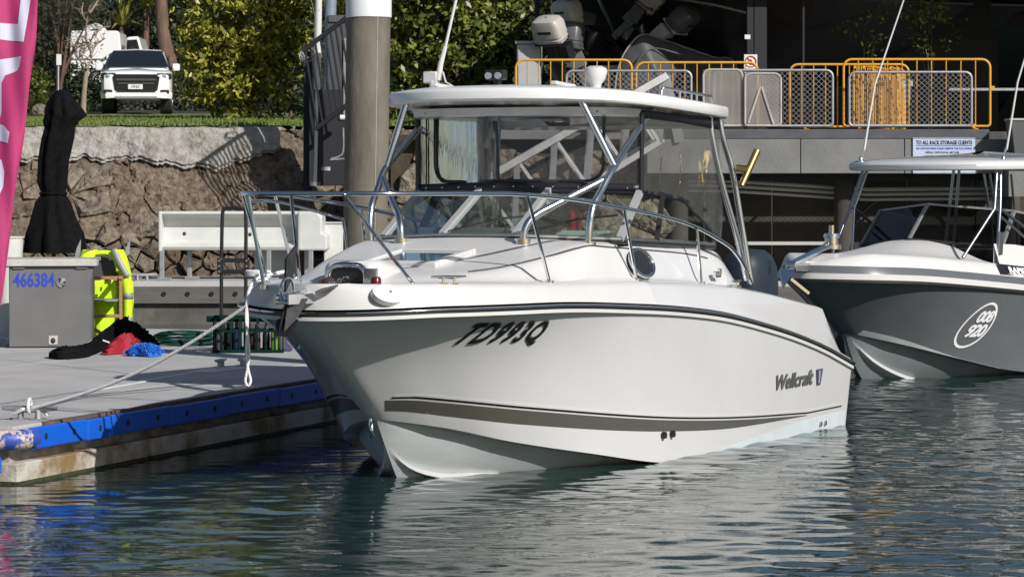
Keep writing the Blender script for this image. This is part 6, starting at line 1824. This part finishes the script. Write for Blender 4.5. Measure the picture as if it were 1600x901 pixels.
bar_px(1234, 1420, 101, 46.95, 9, "yellow barrier standing partly behind the widest barrier and the mesh panel", )
bar_px(1318, 1547, 93, 46.6, 9, "widest yellow barrier at the platform's right end with a hook on its end post", clip=True)
st = ["first yellow barrier of the folded stack, turned edge-on at its left end", "second yellow barrier of the folded edge-on stack", "third yellow barrier of the folded edge-on stack", "fourth yellow barrier of the edge-on stack, right of the gap", "last yellow barrier of the edge-on stack, leaning at its right end"]
for i, (px, lab) in enumerate(zip((1334, 1348, 1362, 1390, 1402), st)):
    barrier((bx(px, 47.05), 47.05, PZ), 1.5, 1.04 - .012 * i, 9, lab, R(66 + 3 * i), False, "folded stack of yellow barriers")
bp_ = None
ns = thing("barrier_notice", "", ""); bpy.data.objects.remove(ns)
q = at(1418, 131, 46.9); tg = thing("paper_notice", "pale paper notice fixed to the stacked yellow barriers", "notice", (q.x, 46.98, q.z)); b = MB(); b.box((0, 0, .02), (.19, .01, .10)); b.obj("upper_sheet", 'boxlid', tg); b = MB(); b.box((.01, 0, -.14), (.09, .01, .20)); b.obj("lower_sheet", 'boxlid', tg)
def mesh_panel(p0, p1, ptop, y, label, m='mesh', pitch=.088, r=.022, pbot=201, wire=.0042, brace=False, group="chain-link panels on the platform kerb", yaw=0.0):
    w = (p1 - p0) * y / F; zt = H - (ptop - YH) * y / F - PZ; h = zt
    t = thing("mesh_panel", label, "fence panel", (bx(p0, y), y, PZ), yaw, group)
    b = MB(); b.tube(rrect(w, h, .10), r, 8, closed=True); b.obj("frame", 'galv' if m == 'mesh' else m, t, smooth=60)
    b = MB()
    n = int((w + h) / pitch)
    for i in range(n + 1):
        s0 = i * pitch
        for sg in (1, -1):
            a = (max(0, s0 - h), min(s0, h)); c = (min(s0, w), max(0, s0 - w))
            if sg < 0: a = (w - a[0], a[1]); c = (w - c[0], c[1])
            b.tube([(a[0], .004 * sg, .05 + a[1] * (h - .06) / h), (c[0], .004 * sg, .05 + c[1] * (h - .06) / h)], wire, 4, cap=False)
    b.obj("chain_link", m, t, kind='stuff')
    if brace:
        b = MB(); b.bar((.05, -.02, .1), (w * .45, -.02, h * .8), .02, .03); b.bar((w * .45, -.02, h * .8), (w * .8, -.02, .08), .02, .03); b.obj("brace", m, t)
    return t
mesh_panel(885, 1080, 111, 46.35, "chain-link panel behind the satellite dome on the hardtop")
mesh_panel(1116, 1301, 110, 46.35, "chain-link panel beside the hardtop's right end, with small weathered panels leaning on it")
mesh_panel(1327, 1518, 113, 46.25, "chain-link panel in front of the stacked yellow barriers")
mesh_panel(1099, 1160, 109, 46.25, "narrow weathered mesh panel touching the hardtop's right end", 'mesho', .045, .018, wire=.006, group="small weathered mesh panels")
mesh_panel(1164, 1220, 115, 46.2, "small weathered mesh panel with a triangular brace", 'mesho', .045, .018, wire=.006, brace=True, group="small weathered mesh panels")

# ------------------------------------------------------------------ rack-storage shed behind the platform
sh = thing("storage_shed", "dark open-fronted boat storage shed behind the yellow barriers", "shed", (0, 0, 0))
SX0, SX1, SY0, SY1 = 1.0, 26.0, 47.6, 66.0
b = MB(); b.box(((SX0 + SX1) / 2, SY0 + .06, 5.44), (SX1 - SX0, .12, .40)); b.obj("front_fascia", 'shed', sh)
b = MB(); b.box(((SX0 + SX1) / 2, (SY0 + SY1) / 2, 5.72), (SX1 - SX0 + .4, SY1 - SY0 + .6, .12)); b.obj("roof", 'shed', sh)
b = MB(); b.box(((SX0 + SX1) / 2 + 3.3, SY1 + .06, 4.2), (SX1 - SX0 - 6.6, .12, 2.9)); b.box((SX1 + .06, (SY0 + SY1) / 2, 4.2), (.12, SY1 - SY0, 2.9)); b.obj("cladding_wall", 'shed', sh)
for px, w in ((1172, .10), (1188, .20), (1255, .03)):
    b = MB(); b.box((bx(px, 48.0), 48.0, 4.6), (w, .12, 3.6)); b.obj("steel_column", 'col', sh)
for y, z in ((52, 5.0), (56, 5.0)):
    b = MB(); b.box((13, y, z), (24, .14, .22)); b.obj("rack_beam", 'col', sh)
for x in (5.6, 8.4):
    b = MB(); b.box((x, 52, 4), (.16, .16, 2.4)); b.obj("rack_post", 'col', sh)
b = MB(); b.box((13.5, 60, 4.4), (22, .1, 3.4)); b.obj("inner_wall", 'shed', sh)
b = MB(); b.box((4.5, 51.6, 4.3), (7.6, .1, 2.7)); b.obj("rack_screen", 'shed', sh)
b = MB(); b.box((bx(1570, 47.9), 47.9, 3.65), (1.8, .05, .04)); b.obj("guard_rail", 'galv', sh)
# small warning sign on the column
q = at(1173, 100, 47.85)
ns_ = thing("prohibition_sign", "small white prohibition sign with a crossed circle on the dark shed column", "sign", q.to_tuple())
b = MB(); b.box((0, 0, 0), (.21, .015, .30)); b.obj("panel", 'plate', ns_)
b = MB(); b.tube([(.085 * math.cos(a), -.012, .035 + .085 * math.sin(a)) for a in [j * math.pi / 12 for j in range(24)]], .010, 5, closed=True); b.tube([(-.06, -.012, .095), (.06, -.012, -.025)], .010, 5); b.obj("crossed_circle", 'red', ns_)
b = MB(); b.ball((0, -.011, .05), (.02, .004, .02)); b.box((0, -.011, .015), (.035, .006, .06)); b.obj("figure", 'black_ink', ns_)
b = MB(); b.box((0, -.010, -.115), (.19, .004, .05)); b.obj("caption_panel", 'blue_ink', ns_)
b = MB(); q2 = at(1168, 58, 47.85); b.box((0, 0, 0), (.09, .02, .07)); o = b.obj("label_plate", 'plate', None); o.location = q2; tag(o, "tiny white label plate on the shed column above the prohibition sign", "sign")

# boats and outboards stored in the shed
def beached(name, label, loc, yaw, L, B, D, m, keel=.25, tilt=0.0, rim='tinnie', n=26):
    """a hull seen from the bow: u runs aft along local +x"""
    t = thing(name, label, "boat", loc, yaw)
    t.rotation_euler = (tilt, 0, yaw)
    b = MB()
    for sg in (1, -1):
        rows = []
        for i in range(n + 1):
            s0 = i / n; u = L * s0
            hb__ = B / 2 * (1 - (1 - s0) ** 2.6); zk = D * .75 * (1 - min(1, s0 / .32)) ** 1.7
            zg = D * (1.0 + .12 * (1 - s0) ** 2)
            rows.append([(u + (1 - w) * .12 * L * (1 - s0), sg * hb__ * (w ** .62) , zk + (zg - zk) * w ** 1.25) for w in [j / 9 for j in range(10)]])
        b.grid(rows, flip=sg > 0)
    r0 = rows[-1]; poly = [(p[0], -p[1], p[2]) for p in reversed(r0)] + r0[1:]
    b.add(poly, [tuple(range(len(poly)))])
    b.obj("hull", m, t, smooth=40)
    b = MB()
    gun = []
    for sg in (1, -1):
        g = []
        for i in range(n + 1):
            s0 = i / n; g.append((L * s0, sg * B / 2 * (1 - (1 - s0) ** 2.6), D * (1.0 + .12 * (1 - s0) ** 2)))
        b.tube(g, .025, 6)
    b.obj("gunwale", rim, t, smooth=60)
    return t
beached("black_hull", "large black boat hull hanging bow-first in the dark shed behind the barriers", (bx(950, 50.5), 50.6, 3.35), R(22), 7.5, 3.0, 1.9, 'blackhull', rim='motor_gr')
gd = thing("grey_dinghy", "grey upturned dinghy propped below the black hull behind the second barrier", "boat", (bx(1040, 48.7), 48.7, PZ))
def gdp(px, py, y): q = at(px, py, y); return Vector((q.x - gd.location.x, q.y - gd.location.y, q.z - gd.location.z))
outl = smooth_path([gdp(*q) for q in ((958, 205, 48.7), (962, 130, 48.7), (970, 95, 48.7), (985, 70, 48.7), (1004, 54, 48.7), (1035, 62, 49.0), (1075, 76, 49.4), (1115, 90, 49.8), (1150, 102, 50.2), (1155, 205, 50.2))], 4)
cg = gdp(1040, 150, 49.0)
b = MB(); rows = []
for kk, dy in ((.96, 1.6), (1.0, .9), (1.0, .12), (.985, .03), (.96, 0), (.80, -.10), (.55, -.20), (.30, -.26), (.05, -.28)):
    rows.append([(cg.x + (p.x - cg.x) * kk, p.y + dy, max(.02, cg.z + (p.z - cg.z) * kk)) for p in outl])
b.grid(rows); b.obj("hull", 'tinnie', gd, smooth=35)
b = MB(); b.tube([Vector((p.x, p.y - .01, p.z)) for p in outl], .018, 6); b.obj("gunwale", 'galv', gd, smooth=60)
b = MB(); b.tube(smooth_path([gdp(*q) for q in ((985, 120, 48.45), (1000, 90, 48.5), (1022, 76, 48.6), (1060, 84, 48.85), (1100, 98, 49.3))], 5), .014, 6); b.obj("spray_rail", 'tinnie', gd, smooth=60)
t = bpy.data.objects["black_hull"]; bpy.context.view_layer.update(); inv = t.matrix_world.inverted()
b = MB(); b.tube([inv @ at(px, py, 49.6) for px, py in ((932, -30), (936, 0), (942, 14), (954, 38), (964, 62), (974, 88), (984, 112))], .035, 6); b.tube([inv @ at(px, py, 49.6) for px, py in ((1030, -6), (1080, 2), (1120, 9), (1165, 20))], .03, 6); b.obj("gunwale_trim", 'galv', t, smooth=60)
b = MB(); b.tube([inv @ at(px, py, 49.5) for px, py in ((1001, 12), (998, 30), (1004, 52))], .05, 8); b.obj("anchor_mount", 'galv', t, smooth=60)
b = MB(); b.box((0, 0, .12), (1.4, .3, .24)); o = b.obj("trestle", 'col', None); o.location = (bx(1090, 49.8), 49.8, PZ - .02); tag(o, "low dark trestle carrying the grey dinghy on the platform", "trestle")
def outboard(label, loc, yaw, m1, m2, sc=1.0, tilt=0.0):
    t = thing("outboard_motor", label, "outboard", loc, yaw, "outboard motors in the shed")
    t.rotation_euler = (tilt, 0, yaw); t.scale = (sc, sc, sc)
    b = MB(); rows = []
    for z, du, dv in ((.0, .20, .14), (.03, .26, .175), (.10, .28, .19), (.11, .265, .18), (.14, .265, .18), (.15, .28, .19), (.36, .27, .185), (.44, .22, .16), (.47, .14, .11), (.475, .02, .02)):
        rows.append([(du * math.copysign(abs(math.cos(a)) ** .45, math.cos(a)), dv * math.copysign(abs(math.sin(a)) ** .45, math.sin(a)), z + .9) for a in [j * math.pi / 10 for j in range(20)]])
    b.grid(rows, closed=True); b.obj("cowling", m1, t, smooth=30)
    b = MB(); b.box((.255, 0, 1.22), (.06, .20, .10)); b.box((0, .175, 1.16), (.26, .04, .05)); b.box((0, -.175, 1.16), (.26, .04, .05)); b.obj("vents", 'blk', t, bevel=.01)
    b = MB(); b.box((0, 0, .93), (.5, .36, .05)); b.obj("cowl_band", m2, t, bevel=.012)
    b = MB(); b.box((.02, 0, .55), (.22, .14, .70)); b.box((.05, 0, .18), (.46, .26, .02)); b.box((-.2, 0, .72), (.24, .24, .3)); b.obj("midsection", m2, t, bevel=.03)
    b = MB(); b.tube([(-.15, 0, .05), (.0, 0, .05), (.25, 0, .05)], [.02, .065, .05], 12); b.prism([(-.05, -.01, .0), (.12, -.01, .0), (.05, -.01, -.22)], (0, .02, 0)); b.obj("gearcase", m2, t, smooth=45)
    b = MB()
    for k_ in range(3):
        a = k_ * 2.094; d = Vector((0, math.cos(a), math.sin(a))); e = Vector((0, -math.sin(a), math.cos(a)))
        c = Vector((.28, 0, .05)); b.add([c, c + d * .10 + e * .06 + Vector((.03, 0, 0)), c + d * .16, c + d * .10 - e * .06 - Vector((.03, 0, 0))], [(0, 1, 2, 3)])
    b.obj("propeller", m2, t, solid=.01)
    return t
OB = [(846, 66, 49.3, 60, .5, 'motor_bk', 'motor_bk', "black outboard motor leftmost behind the barriers, beside the pale cabinet"), (872, 58, 48.6, 75, .12, 'motor_gr', 'motor_gr', "grey outboard motor upright above the barrier right of the pale cabinet"), (903, 52, 48.4, 150, -.5, 'motor_wh', 'motor_bk', "white-topped outboard motor in the middle of the shed's outboards"), (922, 72, 49.0, 120, .7, 'motor_bk', 'motor_wh', "black outboard with tilted white leg beside the white-topped outboard"), (958, 62, 49.0, 95, -.4, 'motor_wh', 'motor_gr', "white outboard motor beside the black hull's bow"), (886, 4, 49.4, 80, .8, 'motor_wh', 'motor_bk', "white outboard motor tilted at the top edge above the others"), (922, -4, 49.4, 70, .6, 'motor_wh', 'motor_bk', "second white outboard at the top edge beside the black hull"), (940, 34, 49.6, 60, .9, 'motor_gr', 'motor_wh', "grey outboard with pale leg hanging behind the white-topped outboard"), (858, 40, 49.7, 100, .3, 'motor_gr', 'motor_wh', "small grey outboard with pale bracket above the pale cabinet"), (914, 24, 49.2, 130, -.2, 'motor_wh', 'motor_gr', "pale outboard hanging left of the black hull's bow near the top edge"), (972, 92, 49.0, 80, .2, 'motor_bk', 'motor_wh', "black outboard with white leg just left of the grey upturned dinghy")]
for px, py, y, yaw, tl, m1, m2, lab in OB:
    q = at(px, py, y); t = outboard(lab, (q.x + .9 * math.sin(tl) * math.sin(R(yaw)), y, q.z - 1.05 * math.cos(tl)), R(yaw), m1, m2, .95, tl)
for i, (px, lab) in enumerate(((872, "grey steel stand under the grey outboard"), (950, "grey steel stand under the white outboard beside the black hull"))):
    t = thing("motor_stand", lab, "stand", (bx(px, 48.75 + .5 * i), 48.75 + .5 * i, PZ - .02), 0, "outboard stands")
    b = MB(); b.box((0, 0, .55), (.12, .12, 1.1)); b.obj("column", 'galv', t, bevel=.01); b = MB(); b.box((0, 0, 1.1), (.36, .12, .08)); b.obj("cross_bar", 'galv', t); b = MB(); b.box((0, 0, .03), (.5, .5, .05)); b.obj("base", 'galv', t)
t = thing("motor_rack", "dark steel rack frame holding the outboards in the shed", "rack", (bx(900, 49.9), 49.9, PZ - .02))
for x in (-.65, .75):
    b = MB(); b.box((x, 0, 1.2), (.08, .08, 2.4)); b.obj("upright", 'col', t)
for z in (.95, 1.75):
    b = MB(); b.box((.05, -.05, z), (1.6, .08, .12)); b.obj("shelf_beam", 'col', t)
cb = thing("pale_cabinet", "pale grey metal cabinet beside the green tree behind the leftmost barrier", "cabinet", (bx(826, 48.2), 48.2, PZ - .02), R(-4))
b = MB(); b.box((0, .25, .72), (.38, .5, 1.44)); b.obj("cabinet_body", 'cab', cb, bevel=.01); b = MB(); b.box((0, .25, 1.47), (.44, .56, .05)); b.obj("cabinet_roof", 'galv', cb, bevel=.008); b = MB(); b.box((.0, -.008, .7), (.34, .014, 1.3)); b.obj("cabinet_door", 'cab', cb, bevel=.004)
bn_ = thing("grey_bin", "dark grey flared bin at the right edge beside the platform beam", "bin", (bx(1600, 45.6), 45.6, H - (256 - YH) * 45.6 / F), R(0))
b = MB(); b.box((0, 0, .33), (.34, .5, .66)); b.v = [(x * (1 + .45 * z / .66), y, z) for x, y, z in b.v]; b.obj("bin_body", 'bin', bn_, bevel=.012)
b = MB(); b.box((0, 0, .675), (.52, .54, .03)); b.obj("bin_rim", 'boxlid', bn_)
b = MB(); b.box((0, .2, -.25), (.5, .6, .5)); b.obj("bin_bracket", 'beam', bn_)
# trees glimpsed through the back of the shed
for i, (px, py, r_, lab) in enumerate(((1350, 45, .42, "sunlit leafy branch in the shed opening behind the tall aerial"), (1450, 45, .5, "sunlit leafy branch in the shed opening right of the tall aerial"), (1455, 15, .25, "small sunlit branch at the top edge above the stacked barriers"))):
    y = 48.75; q = at(px, py, y)
    plant("leafy_branch", lab, "tree", (q.x, y, PZ), [(0, 0, q.z - PZ, r_, .2, r_ * .9)], seed=70 + i, leaf='leafm', size=.09, nclump=16, each=12, spread=.10, trunk_r=.02, limbs=3, trunk_m='rub')
print("rocks", nr)
